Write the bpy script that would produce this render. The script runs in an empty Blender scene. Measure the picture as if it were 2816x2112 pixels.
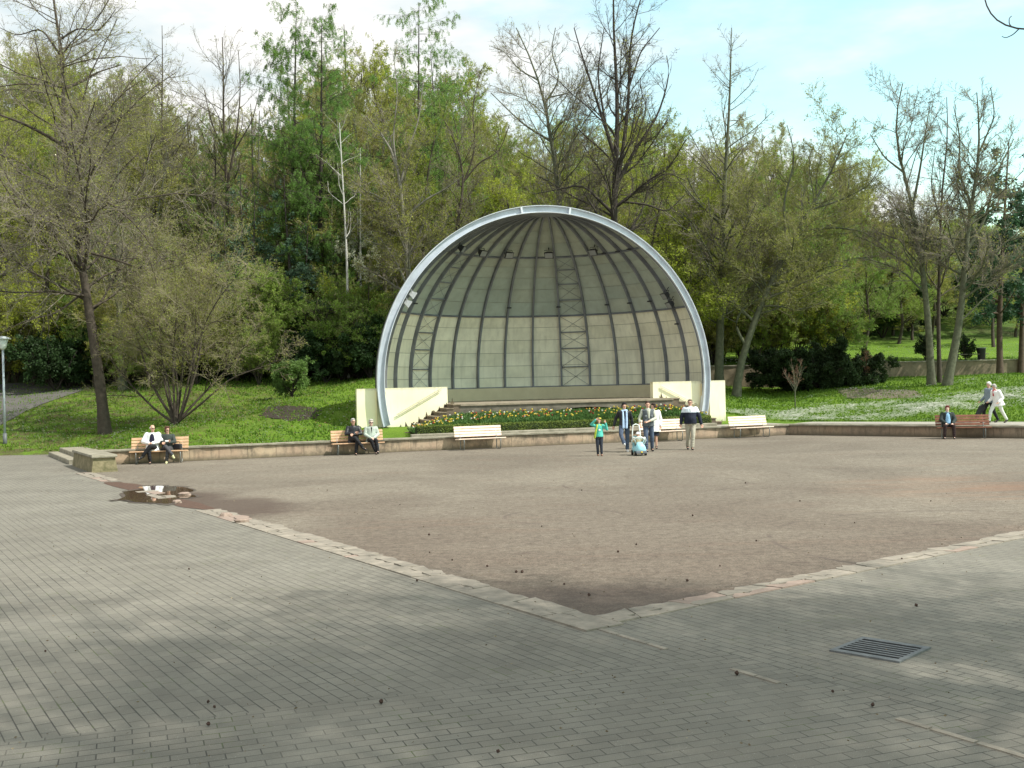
import bpy, math, random
import numpy as np
from mathutils import Vector, Matrix
random.seed(7)
R_ = math.radians
scene = bpy.context.scene
C = scene.collection
F_PX = 2950.0; EYE = 2.45; PITCH = 4/2950; ROLL = R_(1.35)

# ------------------------------------------------------------- camera
cam_d = bpy.data.cameras.new('camera'); cam = bpy.data.objects.new('camera', cam_d); C.objects.link(cam)
cam_d.sensor_width = 36; cam_d.lens = F_PX/2816*36; cam_d.clip_start = .1; cam_d.clip_end = 3000
cam.matrix_world = Matrix.Translation((0, 0, EYE)) @ Matrix.Rotation(math.pi/2+PITCH, 4, 'X') @ Matrix.Rotation(-ROLL, 4, 'Z')
scene.camera = cam
# ------------------------------------------------------------- sun and sky
SUN_EL = R_(50); SUN_DIR = np.array([.94*math.cos(SUN_EL), -.34*math.cos(SUN_EL), math.sin(SUN_EL)])
sd = bpy.data.lights.new('sun', 'SUN'); sd.energy = 5.0; sd.angle = R_(.55); sd.color = (1, .965, .90)
so = bpy.data.objects.new('sun', sd); C.objects.link(so); so.location = (40, -20, 60)
so.rotation_euler = Vector(-SUN_DIR).to_track_quat('-Z', 'Y').to_euler()
w = bpy.data.worlds.new('World'); scene.world = w; w.use_nodes = True
nt = w.node_tree; nt.nodes.clear()
def wn(t, **k):
    n = nt.nodes.new(t)
    for a, b in k.items(): setattr(n, a, b)
    return n
sky = wn('ShaderNodeTexSky', sky_type='NISHITA', sun_disc=False, sun_elevation=SUN_EL, sun_rotation=math.atan2(.94, -.34))
sky.air_density = 1.3; sky.dust_density = .6; sky.ozone_density = 1.0
bg = wn('ShaderNodeBackground'); bg.inputs['Strength'].default_value = .105
outw = wn('ShaderNodeOutputWorld'); tc = wn('ShaderNodeTexCoord')
mp = wn('ShaderNodeMapping'); mp.inputs['Scale'].default_value = (1.6, 1.6, 4.6); mp.inputs['Location'].default_value = (.35, 0, .2)
nz = wn('ShaderNodeTexNoise'); nz.inputs['Scale'].default_value = 2.1; nz.inputs['Detail'].default_value = 7; nz.inputs['Roughness'].default_value = .55
sx = wn('ShaderNodeSeparateXYZ')
nt.links.new(tc.outputs['Generated'], mp.inputs['Vector']); nt.links.new(mp.outputs[0], nz.inputs['Vector']); nt.links.new(tc.outputs['Generated'], sx.inputs[0])
# the break in the cloud lies to the right and high up
m1 = wn('ShaderNodeMath', operation='MULTIPLY_ADD'); m1.inputs[1].default_value = -.80; nt.links.new(sx.outputs['X'], m1.inputs[0]); nt.links.new(nz.outputs[0], m1.inputs[2])
m2 = wn('ShaderNodeMath', operation='MULTIPLY_ADD'); m2.inputs[1].default_value = -.55; nt.links.new(sx.outputs['Z'], m2.inputs[0]); nt.links.new(m1.outputs[0], m2.inputs[2])
cr = wn('ShaderNodeMapRange', interpolation_type='SMOOTHSTEP'); cr.inputs['From Min'].default_value = .06; cr.inputs['From Max'].default_value = .36
nt.links.new(m2.outputs[0], cr.inputs['Value'])
skm = wn('ShaderNodeMix', data_type='RGBA', blend_type='MULTIPLY'); skm.inputs['Factor'].default_value = 1
skm.inputs['B'].default_value = (2.15, 2.45, 1.95, 1)
nt.links.new(sky.outputs[0], skm.inputs['A'])
hi = wn('ShaderNodeMapRange', interpolation_type='SMOOTHSTEP'); hi.inputs['From Min'].default_value = .42; hi.inputs['From Max'].default_value = .66; nt.links.new(sx.outputs['Z'], hi.inputs['Value'])
crm = wn('ShaderNodeMath', operation='MAXIMUM'); nt.links.new(cr.outputs[0], crm.inputs[0]); nt.links.new(hi.outputs[0], crm.inputs[1])
nz2 = wn('ShaderNodeTexNoise'); nz2.inputs['Scale'].default_value = 4.5; nz2.inputs['Detail'].default_value = 6; nt.links.new(mp.outputs[0], nz2.inputs['Vector'])
c2r = wn('ShaderNodeMapRange'); c2r.inputs['From Min'].default_value = .38; c2r.inputs['From Max'].default_value = .60; nt.links.new(nz2.outputs[0], c2r.inputs['Value'])
clm = wn('ShaderNodeMix', data_type='RGBA'); clm.inputs['A'].default_value = (6.1, 7.0, 7.3, 1); clm.inputs['B'].default_value = (8.7, 8.6, 8.3, 1); nt.links.new(c2r.outputs[0], clm.inputs['Factor'])
mx = wn('ShaderNodeMix', data_type='RGBA'); nt.links.new(clm.outputs['Result'], mx.inputs['B'])
nt.links.new(crm.outputs[0], mx.inputs['Factor']); nt.links.new(skm.outputs['Result'], mx.inputs['A'])
nt.links.new(mx.outputs['Result'], bg.inputs['Color']); nt.links.new(bg.outputs[0], outw.inputs[0])
scene.view_settings.view_transform = 'Standard'; scene.view_settings.look = 'None'
scene.view_settings.exposure = .30; scene.view_settings.gamma = 1

# ------------------------------------------------------------- helpers: pixels of the photograph to places
CR = np.array(cam.matrix_world.to_3x3())
def ray(px, py):
    d = CR @ np.array([(px-1408)/F_PX, -(py-1056)/F_PX, -1.0]); return d
def G(px, py, z=0.0):
    d = ray(px, py); t = (z-EYE)/d[2]; return np.array([d[0]*t, d[1]*t, z])
def AT(px, py, Y):
    d = ray(px, py); t = Y/d[1]; return np.array([d[0]*t, Y, EYE+d[2]*t])
def sstep(x): x = np.clip(x, 0, 1); return x*x*(3-2*x)
DOME = np.array([1.68, 46.7]); PHI = R_(16)
def sides(x, y):
    s1 = -.332*(x+12.5)+.943*(y-38.25)
    s2 = .669*(x-12.05)+.743*(y-46.85)
    s3 = np.maximum(.868*(x+13.3)+.496*(y-34.1), (y-45.2)+.05*(x+20))
    return s1, s2, s3
def height(x, y):
    x = np.asarray(x, float); y = np.asarray(y, float)
    s1, s2, s3 = sides(x, y); s = np.maximum(np.minimum(s1, s3), s2)
    base = .47*np.clip(np.maximum(s3, s2)/2.2, 0, 1)
    left = .150*np.clip(s-1.5, 0, 18.5)+.29*np.clip(s-20, 0, 50)
    right = .122*np.clip(s-3.2, 0, 15.4)+np.where(y > 64.4, .9, 0)+.11*np.clip(y-64.3, 0, 30)+.22*np.clip(y-84, 0, 40)
    wgt = sstep((x-6)/8.)
    h = base+left*(1-wgt)+right*wgt
    d = np.hypot(x-DOME[0], y-DOME[1]); inside = (d < 8.0)
    h = np.where(inside, np.minimum(h, 1.5), h)
    h = h+.06*np.sin(x*.7+1)*np.sin(y*.55)*sstep((s-3)/4)
    edge3 = (s3 < s1) & (s2 < s3)
    return np.where(edge3 & (s < .0), -.05, np.where(~edge3 & (s < .28), -.35, h))
def T(px, py):
    d = ray(px, py); lo = None
    for i in range(1200):
        t = 30+i*.1; x, y, z = d[0]*t, d[1]*t, EYE+d[2]*t
        if z < height(x, y) and height(x, y) > -.04: return np.array([x, y, float(height(x, y))])
    return np.array([x, y, z])
def onland(x, y): return (x, y, float(height(x, y)))

# ------------------------------------------------------------- helpers: materials
MATS = {}
def mat(name, col, rough=.8, var=.0, scale=5., col2=None, bump=0., bscale=None, metal=0., detail=6, spec=.3, obj_var=0., trans=0.):
    if name in MATS: return MATS[name]
    m = bpy.data.materials.new(name); m.use_nodes = True; MATS[name] = m
    n = m.node_tree; b = n.nodes['Principled BSDF']
    b.inputs['Roughness'].default_value = rough; b.inputs['Metallic'].default_value = metal
    b.inputs['Specular IOR Level'].default_value = spec
    c4 = (*col, 1)
    b.inputs['Base Color'].default_value = c4
    last = None
    if var or col2:
        t = n.nodes.new('ShaderNodeTexCoord'); z = n.nodes.new('ShaderNodeTexNoise'); z.inputs['Scale'].default_value = scale; z.inputs['Detail'].default_value = detail
        z.inputs['Roughness'].default_value = .62
        n.links.new(t.outputs['Object'], z.inputs['Vector'])
        r = n.nodes.new('ShaderNodeMapRange'); r.inputs['From Min'].default_value = .3; r.inputs['From Max'].default_value = .7
        n.links.new(z.outputs[0], r.inputs['Value'])
        x = n.nodes.new('ShaderNodeMix'); x.data_type = 'RGBA'
        c2 = col2 if col2 else tuple(c*(1-var) for c in col)
        x.inputs['A'].default_value = (*c2, 1)
        c1 = col if col2 else tuple(min(1, c*(1+var)) for c in col)
        x.inputs['B'].default_value = (*c1, 1)
        n.links.new(r.outputs[0], x.inputs['Factor']); last = x.outputs['Result']
        n.links.new(last, b.inputs['Base Color'])
    if obj_var:
        oi = n.nodes.new('ShaderNodeObjectInfo'); hs = n.nodes.new('ShaderNodeHueSaturation')
        a = n.nodes.new('ShaderNodeMapRange'); a.inputs['To Min'].default_value = 1-obj_var; a.inputs['To Max'].default_value = 1+obj_var
        n.links.new(oi.outputs['Random'], a.inputs['Value']); n.links.new(a.outputs[0], hs.inputs['Value'])
        h2 = n.nodes.new('ShaderNodeMath'); h2.operation = 'MULTIPLY_ADD'; h2.inputs[1].default_value = -.06*min(1, obj_var*3); h2.inputs[2].default_value = .5+.03*min(1, obj_var*3)
        n.links.new(oi.outputs['Random'], h2.inputs[0]); n.links.new(h2.outputs[0], hs.inputs['Hue'])
        if last: n.links.new(last, hs.inputs['Color'])
        else: hs.inputs['Color'].default_value = c4
        n.links.new(hs.outputs[0], b.inputs['Base Color'])
    if bump:
        t2 = n.nodes.new('ShaderNodeTexCoord'); z2 = n.nodes.new('ShaderNodeTexNoise'); z2.inputs['Scale'].default_value = bscale or scale*4; z2.inputs['Detail'].default_value = 5
        n.links.new(t2.outputs['Object'], z2.inputs['Vector'])
        bp = n.nodes.new('ShaderNodeBump'); bp.inputs['Strength'].default_value = bump; bp.inputs['Distance'].default_value = .02
        n.links.new(z2.outputs[0], bp.inputs['Height']); n.links.new(bp.outputs[0], b.inputs['Normal'])
    if trans:
        tr = n.nodes.new('ShaderNodeBsdfTranslucent'); ms = n.nodes.new('ShaderNodeMixShader'); ms.inputs[0].default_value = trans
        src = b.inputs['Base Color'].links[0].from_socket if b.inputs['Base Color'].links else None
        if src: n.links.new(src, tr.inputs['Color'])
        else: tr.inputs['Color'].default_value = c4
        n.links.new(b.outputs[0], ms.inputs[1]); n.links.new(tr.outputs[0], ms.inputs[2]); n.links.new(ms.outputs[0], n.nodes['Material Output'].inputs[0])
    return m
class NT:
    """small node-graph writer for the larger materials"""
    def __init__(s, name, rough=.85, spec=.3):
        s.m = bpy.data.materials.new(name); s.m.use_nodes = True; s.n = s.m.node_tree
        s.b = s.n.nodes['Principled BSDF']; s.b.inputs['Roughness'].default_value = rough; s.b.inputs['Specular IOR Level'].default_value = spec
        s.tc = s.n.nodes.new('ShaderNodeTexCoord')
    def new(s, t, **k):
        x = s.n.nodes.new(t)
        for a, b in k.items(): setattr(x, a, b)
        return x
    def L(s, a, b): s.n.links.new(a, b)
    def mapping(s, rot=0, scale=(1, 1, 1), loc=(0, 0, 0), src='Object'):
        x = s.new('ShaderNodeMapping'); x.inputs['Rotation'].default_value = (0, 0, rot); x.inputs['Scale'].default_value = scale; x.inputs['Location'].default_value = loc
        s.L(s.tc.outputs[src], x.inputs['Vector']); return x.outputs[0]
    def noise(s, scale, detail=5, rough=.6, vec=None, dist=0):
        x = s.new('ShaderNodeTexNoise'); x.inputs['Scale'].default_value = scale; x.inputs['Detail'].default_value = detail; x.inputs['Roughness'].default_value = rough
        x.inputs['Distortion'].default_value = dist
        s.L(vec if vec else s.tc.outputs['Object'], x.inputs['Vector']); return x.outputs[0]
    def ramp(s, v, a, b, lo=0., hi=1., smooth=False):
        x = s.new('ShaderNodeMapRange'); x.inputs['From Min'].default_value = a; x.inputs['From Max'].default_value = b
        x.inputs['To Min'].default_value = lo; x.inputs['To Max'].default_value = hi
        if smooth: x.interpolation_type = 'SMOOTHSTEP'
        s.L(v, x.inputs['Value']); return x.outputs[0]
    def mix(s, f, a, b, blend='MIX'):
        x = s.new('ShaderNodeMix', data_type='RGBA', blend_type=blend)
        for sock, v in (('Factor', f), ('A', a), ('B', b)):
            if isinstance(v, (int, float)): x.inputs[sock].default_value = v
            elif isinstance(v, tuple): x.inputs[sock].default_value = (*v, 1)
            else: s.L(v, x.inputs[sock])
        return x.outputs['Result']
    def math(s, op, a, b=None, c=None):
        x = s.new('ShaderNodeMath', operation=op)
        for i, v in enumerate((a, b, c)):
            if v is None: continue
            if isinstance(v, (int, float)): x.inputs[i].default_value = v
            else: s.L(v, x.inputs[i])
        return x.outputs[0]
    def bump(s, h, strength=.3, dist=.02):
        x = s.new('ShaderNodeBump'); x.inputs['Strength'].default_value = strength; x.inputs['Distance'].default_value = dist
        s.L(h, x.inputs['Height']); s.L(x.outputs[0], s.b.inputs['Normal'])
    def color(s, c): s.L(c, s.b.inputs['Base Color'])

# ------------------------------------------------------------- helpers: meshes
class MB:
    def __init__(s): s.V = []; s.F = []; s.M = []; s.n = 0
    def add(s, V, F, m=0):
        V = np.asarray(V, float); s.V.append(V)
        for f in F: s.F.append(tuple(i+s.n for i in f)); s.M.append(m)
        s.n += len(V); return s
    def box(s, lo, hi, m=0, mtx=None):
        x0, y0, z0 = lo; x1, y1, z1 = hi
        V = np.array([(x0, y0, z0), (x1, y0, z0), (x1, y1, z0), (x0, y1, z0), (x0, y0, z1), (x1, y0, z1), (x1, y1, z1), (x0, y1, z1)], float)
        if mtx is not None: V = V @ np.array(mtx)[:3, :3].T+np.array(mtx)[:3, 3]
        return s.add(V, [(0, 3, 2, 1), (4, 5, 6, 7), (0, 1, 5, 4), (1, 2, 6, 5), (2, 3, 7, 6), (3, 0, 4, 7)], m)
    def cbox(s, c, size, m=0, mtx=None):
        c = np.array(c, float); h = np.array(size, float)/2
        b = min(h)*.35
        V = []; Fs = []
        # box with chamfered edges
        pts = []
        for sx in (-1, 1):
            for sy in (-1, 1):
                for sz in (-1, 1):
                    for ax in range(3):
                        p = np.array([sx, sy, sz])*h; q = p.copy(); q[ax] -= np.sign(q[ax])*0
                        for o in range(3):
                            if o != ax: q[o] -= np.sign(q[o])*b
                        pts.append(q)
        import itertools
        idx = lambda sx, sy, sz, ax: (((sx > 0)*2+(sy > 0))*2+(sz > 0))*3+ax
        for ax in range(3):
            o = [a for a in range(3) if a != ax]
            for sg in (-1, 1):
                loop = []
                for a, b2 in ((-1, -1), (1, -1), (1, 1), (-1, 1)):
                    t = [0, 0, 0]; t[ax] = sg; t[o[0]] = a; t[o[1]] = b2; loop.append(idx(*t, ax))
                flip = (sg < 0) ^ (ax == 1)
                Fs.append(tuple(loop[::-1] if flip else loop))
        for ax in range(3):   # edge chamfers, edges along ax
            o = [a for a in range(3) if a != ax]
            for a in (-1, 1):
                for b2 in (-1, 1):
                    t1 = [0, 0, 0]; t2 = [0, 0, 0]; t1[o[0]] = t2[o[0]] = a; t1[o[1]] = t2[o[1]] = b2; t1[ax] = -1; t2[ax] = 1
                    Fs.append((idx(*t1, o[0]), idx(*t1, o[1]), idx(*t2, o[1]), idx(*t2, o[0])))
        for sx in (-1, 1):
            for sy in (-1, 1):
                for sz in (-1, 1): Fs.append(tuple(idx(sx, sy, sz, a) for a in range(3)))
        V = np.array(pts)+c
        if mtx is not None: V = V @ np.array(mtx)[:3, :3].T+np.array(mtx)[:3, 3]
        return s.add(V, Fs, m)
    def loft(s, rings, m=0, cap=True):
        k = len(rings[0]); V = np.concatenate([np.asarray(r, float) for r in rings]); Fs = []
        for i in range(len(rings)-1):
            for j in range(k):
                a = i*k+j; b = i*k+(j+1) % k; Fs.append((a, b, b+k, a+k))
        if cap: Fs.append(tuple(range(k))[::-1]); Fs.append(tuple((len(rings)-1)*k+j for j in range(k)))
        return s.add(V, Fs, m)
    def tube(s, pts, r, k=8, m=0, closed=False):
        P = np.asarray(pts, float); n = len(P); r = np.full(n, r) if np.isscalar(r) else np.asarray(r, float)
        tan = np.gradient(P, axis=0); tan /= np.linalg.norm(tan, axis=1)[:, None]+1e-9
        ref = np.array([0, 0, 1.]) if abs(tan[0][2]) < .9 else np.array([1., 0, 0])
        a = np.cross(tan[0], ref); a /= np.linalg.norm(a); rings = []
        for i in range(n):
            a = a-tan[i]*np.dot(a, tan[i]); a /= np.linalg.norm(a)+1e-9; b = np.cross(tan[i], a)
            th = np.arange(k)/k*2*np.pi
            rings.append(P[i]+r[i]*(np.cos(th)[:, None]*a+np.sin(th)[:, None]*b))
        return s.loft(rings, m)
    def ell(s, c, r, m=0, mtx=None, k=12, n=8):
        rings = []
        for i in range(1, n):
            ph = math.pi*i/n
            rings.append([(c[0]+r[0]*math.sin(ph)*math.cos(t), c[1]+r[1]*math.sin(ph)*math.sin(t), c[2]-r[2]*math.cos(ph)) for t in np.arange(k)/k*2*np.pi])
        rings = [np.array(q) for q in rings]
        if mtx is not None: rings = [q @ np.array(mtx)[:3, :3].T+np.array(mtx)[:3, 3] for q in rings]
        return s.loft(rings, m)
    def capsule(s, a, ra, b, rb, m=0, k=10):
        a = np.array(a, float); b = np.array(b, float); d = b-a; L = np.linalg.norm(d)
        if L < 1e-6: return s.ell(a, (ra, ra, ra), m)
        d /= L; P = []; rr = []
        for t in (.99, .8, .45): P.append(a-d*ra*t); rr.append(ra*math.sqrt(1-t*t))
        P.append(a); rr.append(ra); P.append((a+b)/2); rr.append((ra+rb)/2); P.append(b); rr.append(rb)
        for t in (.45, .8, .99): P.append(b+d*rb*t); rr.append(rb*math.sqrt(1-t*t))
        return s.tube(P, rr, k, m)
    def mesh(s, name, mats):
        me = bpy.data.meshes.new(name); V = np.concatenate(s.V) if s.V else np.zeros((0, 3))
        me.from_pydata(V.tolist(), [], s.F)
        for x in mats: me.materials.append(x)
        if len(mats) > 1: me.polygons.foreach_set('material_index', np.array(s.M, dtype=np.int32))
        me.update(); return me
    def obj(s, name, mats, parent=None, smooth=False, loc=None):
        if not isinstance(mats, (list, tuple)): mats = [mats]
        me = s.mesh(name, mats)
        if smooth: me.polygons.foreach_set('use_smooth', np.ones(len(me.polygons), bool))
        return link(name, me, parent, loc)
def link(name, me, parent=None, loc=None):
    o = bpy.data.objects.new(name, me); C.objects.link(o)
    if parent: o.parent = parent
    if loc is not None: o.location = loc
    return o
def fastmesh(name, V, Q, mats, midx=None, smooth=True):
    """V (n,3), Q list of (m,4) or (m,3) index arrays"""
    me = bpy.data.meshes.new(name); Q = [q for q in Q if len(q)]
    tot = sum(q.size for q in Q); nf = sum(len(q) for q in Q)
    me.vertices.add(len(V)); me.vertices.foreach_set('co', np.asarray(V, np.float32).ravel())
    me.loops.add(tot); me.loops.foreach_set('vertex_index', np.concatenate([q.ravel() for q in Q]).astype(np.int32))
    starts = []; st = 0
    for q in Q: starts.append(st+np.arange(len(q))*q.shape[1]); st += q.size
    me.polygons.add(nf); me.polygons.foreach_set('loop_start', np.concatenate(starts).astype(np.int32))
    for x in mats: me.materials.append(x)
    if midx is not None: me.polygons.foreach_set('material_index', np.asarray(midx, np.int32))
    me.polygons.foreach_set('use_smooth', np.full(nf, smooth)); me.update(calc_edges=True); return me
def tag(o, label=None, cat=None, group=None, kind=None):
    if label: o['label'] = label
    if cat: o['category'] = cat
    if group: o['group'] = group
    if kind: o['kind'] = kind
    return o
def thing(name, loc, label, cat, rz=0, group=None):
    o = bpy.data.objects.new(name, None); C.objects.link(o); o.location = loc; o.rotation_euler = (0, 0, rz)
    return tag(o, label, cat, group)
def dup(o, loc, rz=0, scale=None, label=None, group=None, parts=True):
    r = o.copy(); C.objects.link(r); r.location = loc; r.rotation_euler = (0, 0, rz)
    if scale is not None: r.scale = scale if hasattr(scale, '__len__') else (scale,)*3
    if label: r['label'] = label
    if group: r['group'] = group
    for ch in list(o.children):
        c = ch.copy(); C.objects.link(c); c.parent = r
        for g in ch.children: d = g.copy(); C.objects.link(d); d.parent = c
    return r
def structure(o): o['kind'] = 'structure'; return o

# ================================================================= THE SETTING
ROWS = math.atan2(18.3, -11.46)      # direction of the long paving joints
def paving_material():
    t = NT('paving', .82, .35)
    def bricks(rot, loc, seed):
        v = t.mapping(rot, (1, 1, 1), loc)
        b = t.new('ShaderNodeTexBrick'); b.offset = .5; t.L(v, b.inputs['Vector'])
        b.inputs['Scale'].default_value = 1; b.inputs['Brick Width'].default_value = .235; b.inputs['Row Height'].default_value = .118
        b.inputs['Mortar Size'].default_value = .0055; b.inputs['Mortar Smooth'].default_value = .3; b.inputs['Bias'].default_value = 0
        b.inputs['Color1'].default_value = (.22, .22, .22, 1); b.inputs['Color2'].default_value = (.8, .8, .8, 1); b.inputs['Mortar'].default_value = (.5, .5, .5, 1)
        return b
    a = bricks(-ROWS, (0, 0, 0), 1); c = bricks(-R_(20), (.1, .03, 0), 2)
    # wobble-free seam: nearer than a line through the foreground the courses turn
    sp = t.new('ShaderNodeSeparateXYZ'); t.L(t.tc.outputs['Object'], sp.inputs[0])
    side = t.math('SUBTRACT', sp.outputs['Y'], t.math('MULTIPLY_ADD', sp.outputs['X'], .364, 8.95))
    west = t.math('ADD', t.math('MULTIPLY', sp.outputs['X'], .85), t.math('MULTIPLY_ADD', sp.outputs['Y'], .53, -6.72))
    near = t.math('MULTIPLY', t.math('LESS_THAN', side, 0), t.math('LESS_THAN', west, 0))
    mv = t.new('ShaderNodeSeparateXYZ'); t.L(t.mapping(-ROWS), mv.inputs[0]); fr = t.math('FRACT', t.math('ADD', t.math('DIVIDE', mv.outputs['Y'], .118), 1000.5))
    line = t.ramp(t.math('ABSOLUTE', t.math('SUBTRACT', fr, .5)), .035, .075, 1, 0); lw = t.ramp(t.noise(1.1, 4, .6, vec=t.mapping(-ROWS, (.35, 2.2, 1))), .47, .60)
    line = t.math('MULTIPLY', t.math('MULTIPLY', line, lw), t.math('SUBTRACT', 1, near))
    fac = t.mix(near, a.outputs['Fac'], c.outputs['Fac']); bc = t.mix(near, a.outputs['Color'], c.outputs['Color'])
    bw = t.new('ShaderNodeRGBToBW'); t.L(bc, bw.inputs[0])
    big = t.noise(.55, 6, .6, dist=.6); mid = t.noise(4, 5); fine = t.noise(140, 3, .7)
    col = t.mix(t.ramp(big, .34, .66), (.150, .137, .112), (.215, .200, .165))
    col = t.mix(t.ramp(bw.outputs[0], .2, .8, 0, .32), col, (.262, .245, .198))
    col = t.mix(t.ramp(bw.outputs[0], .2, .4, .16, 0), col, (.115, .11, .09))
    col = t.mix(t.ramp(mid, .35, .75, 0, .45), col, (.150, .138, .112))
    col = t.mix(t.ramp(fine, .3, .72), t.mix(1., col, (.68, .68, .68), 'MULTIPLY'), t.mix(1., col, (1.28, 1.28, 1.25), 'MULTIPLY'))
    wear = t.ramp(t.noise(.9, 4), .38, .60, .42, .95)
    col = t.mix(t.math('MULTIPLY', fac, wear), col, (.050, .046, .038))
    col = t.mix(t.math('MULTIPLY', line, .6), col, (.045, .042, .034))
    sm = t.noise(1.7, 5, .7); col = t.mix(t.math('MULTIPLY', fac, t.ramp(sm, .56, .64, 0, .8)), col, (.085, .105, .035))
    grit = t.new('ShaderNodeTexVoronoi'); grit.inputs['Scale'].default_value = 22; t.L(t.tc.outputs['Object'], grit.inputs['Vector']); col = t.mix(t.ramp(grit.outputs['Distance'], .05, .10, .7, 0), col, (.42, .40, .34))
    spt = t.noise(.8, 7, .75, dist=1.2); col = t.mix(t.ramp(spt, .55, .66, 0, .30), col, (.10, .093, .075))
    pale = t.noise(2.2, 3); col = t.mix(t.ramp(pale, .68, .78, 0, .4), col, (.34, .33, .27))
    t.color(col)
    h = t.math('SUBTRACT', t.math('MULTIPLY', fine, .25), fac); t.bump(h, .45, .006)
    return t.m
def square_material():
    t = NT('square_surface', .9, .25)
    big = t.noise(.16, 5, .6, dist=.8); mid = t.noise(1.3, 5); fine = t.noise(38, 5, .8); st = t.noise(.9, 5, .6, vec=t.mapping(R_(15), (.25, 1.6, 1)))
    sp = t.new('ShaderNodeSeparateXYZ'); t.L(t.tc.outputs['Object'], sp.inputs[0])
    near = t.ramp(t.math('ADD', sp.outputs['Y'], t.math('MULTIPLY', t.math('SUBTRACT', big, .5), 22)), 12, 30, 1, 0, True)
    col = t.mix(t.ramp(big, .35, .65), (.150, .130, .104), (.215, .190, .152))
    col = t.mix(t.math('MULTIPLY', near, .6), col, (.130, .098, .076))
    col = t.mix(t.ramp(st, .55, .75, 0, .5), col, (.175, .120, .090))
    col = t.mix(t.ramp(mid, .4, .75, 0, .35), col, (.125, .10, .082))
    col = t.mix(t.ramp(fine, .3, .7), t.mix(1., col, (.45, .45, .44), 'MULTIPLY'), t.mix(1., col, (1.55, 1.55, 1.52), 'MULTIPLY'))
    vor = t.new('ShaderNodeTexVoronoi'); vor.inputs['Scale'].default_value = 9; t.L(t.tc.outputs['Object'], vor.inputs['Vector']); col = t.mix(t.ramp(vor.outputs['Distance'], .05, .13, .75, 0), col, (.07, .055, .045))
    vo2 = t.new('ShaderNodeTexVoronoi'); vo2.inputs['Scale'].default_value = 14; t.L(t.mapping(.5), vo2.inputs['Vector']); col = t.mix(t.ramp(vo2.outputs['Distance'], .04, .10, .6, 0), col, (.36, .33, .28))
    crk = t.new('ShaderNodeTexVoronoi', feature='DISTANCE_TO_EDGE'); crk.inputs['Scale'].default_value = .34; t.L(t.mapping(.2), crk.inputs['Vector'])
    gr = t.noise(7, 6, .85); col = t.mix(t.ramp(gr, .40, .62), t.mix(1., col, (.72, .70, .68), 'MULTIPLY'), t.mix(1., col, (1.22, 1.22, 1.2), 'MULTIPLY'))
    dk = t.noise(2.6, 7, .8, vec=t.mapping(R_(20), (.5, 1.4, 1))); col = t.mix(t.math('MULTIPLY', t.ramp(dk, .56, .64), t.math('MULTIPLY_ADD', near, .5, .25)), col, (.085, .060, .048))
    # wet earth round the puddle
    def blob(cx, cy, sx, sy, rot, lo, hi):
        v = t.new('ShaderNodeMapping'); v.vector_type = 'TEXTURE'; v.inputs['Location'].default_value = (cx, cy, 0); v.inputs['Rotation'].default_value = (0, 0, rot); v.inputs['Scale'].default_value = (sx, sy, 1)
        t.L(t.tc.outputs['Object'], v.inputs['Vector'])
        l = t.new('ShaderNodeVectorMath', operation='LENGTH'); s2 = t.new('ShaderNodeVectorMath', operation='MULTIPLY'); s2.inputs[1].default_value = (1, 1, 0)
        t.L(v.outputs[0], s2.inputs[0]); t.L(s2.outputs[0], l.inputs[0])
        return t.ramp(t.math('ADD', l.outputs['Value'], t.math('MULTIPLY_ADD', mid, .9, -.45)), lo, hi, 1, 0, True)
    p = G(455, 1378); q = G(590, 1395)
    wet = t.math('MAXIMUM', blob(p[0], p[1], 1.7, 2.9, R_(20), .6, 1.1), blob(q[0]+.4, q[1], 1.5, 2.6, R_(25), .5, 1.1))
    col = t.mix(t.math('MULTIPLY', wet, .8), col, (.075, .052, .040))
    pr = G(2700, 1340); col = t.mix(t.math('MULTIPLY', t.math('MULTIPLY', blob(pr[0], pr[1], 3.2, 3.0, .3, .2, 1.3), t.ramp(st, .40, .62)), .55), col, (.235, .135, .085))
    pa = G(1640, 1660); col = t.mix(t.math('MULTIPLY', blob(pa[0], pa[1], 1.7, 1.1, 0, .5, 1.3), .5), col, (.085, .062, .052))
    # faint tyre arcs
    for (px, py, rad) in ((1550, 1420, 1.1), (2760, 1480, 3.4), (1800, 1330, 2.2)):
        c0 = G(px, py); v = t.new('ShaderNodeVectorMath', operation='DISTANCE'); v.inputs[1].default_value = (c0[0], c0[1], 0.004); t.L(t.tc.outputs['Object'], v.inputs[0])
        d = t.math('ABSOLUTE', t.math('SUBTRACT', v.outputs['Value'], rad)); ln = t.ramp(t.math('ADD', d, t.math('MULTIPLY', mid, .03)), .03, .07, .75, 0)
        col = t.mix(t.math('MULTIPLY', ln, t.ramp(mid, .40, .55)), col, (.095, .072, .06))
    t.color(col); t.bump(fine, .5, .01)
    return t.m
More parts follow.
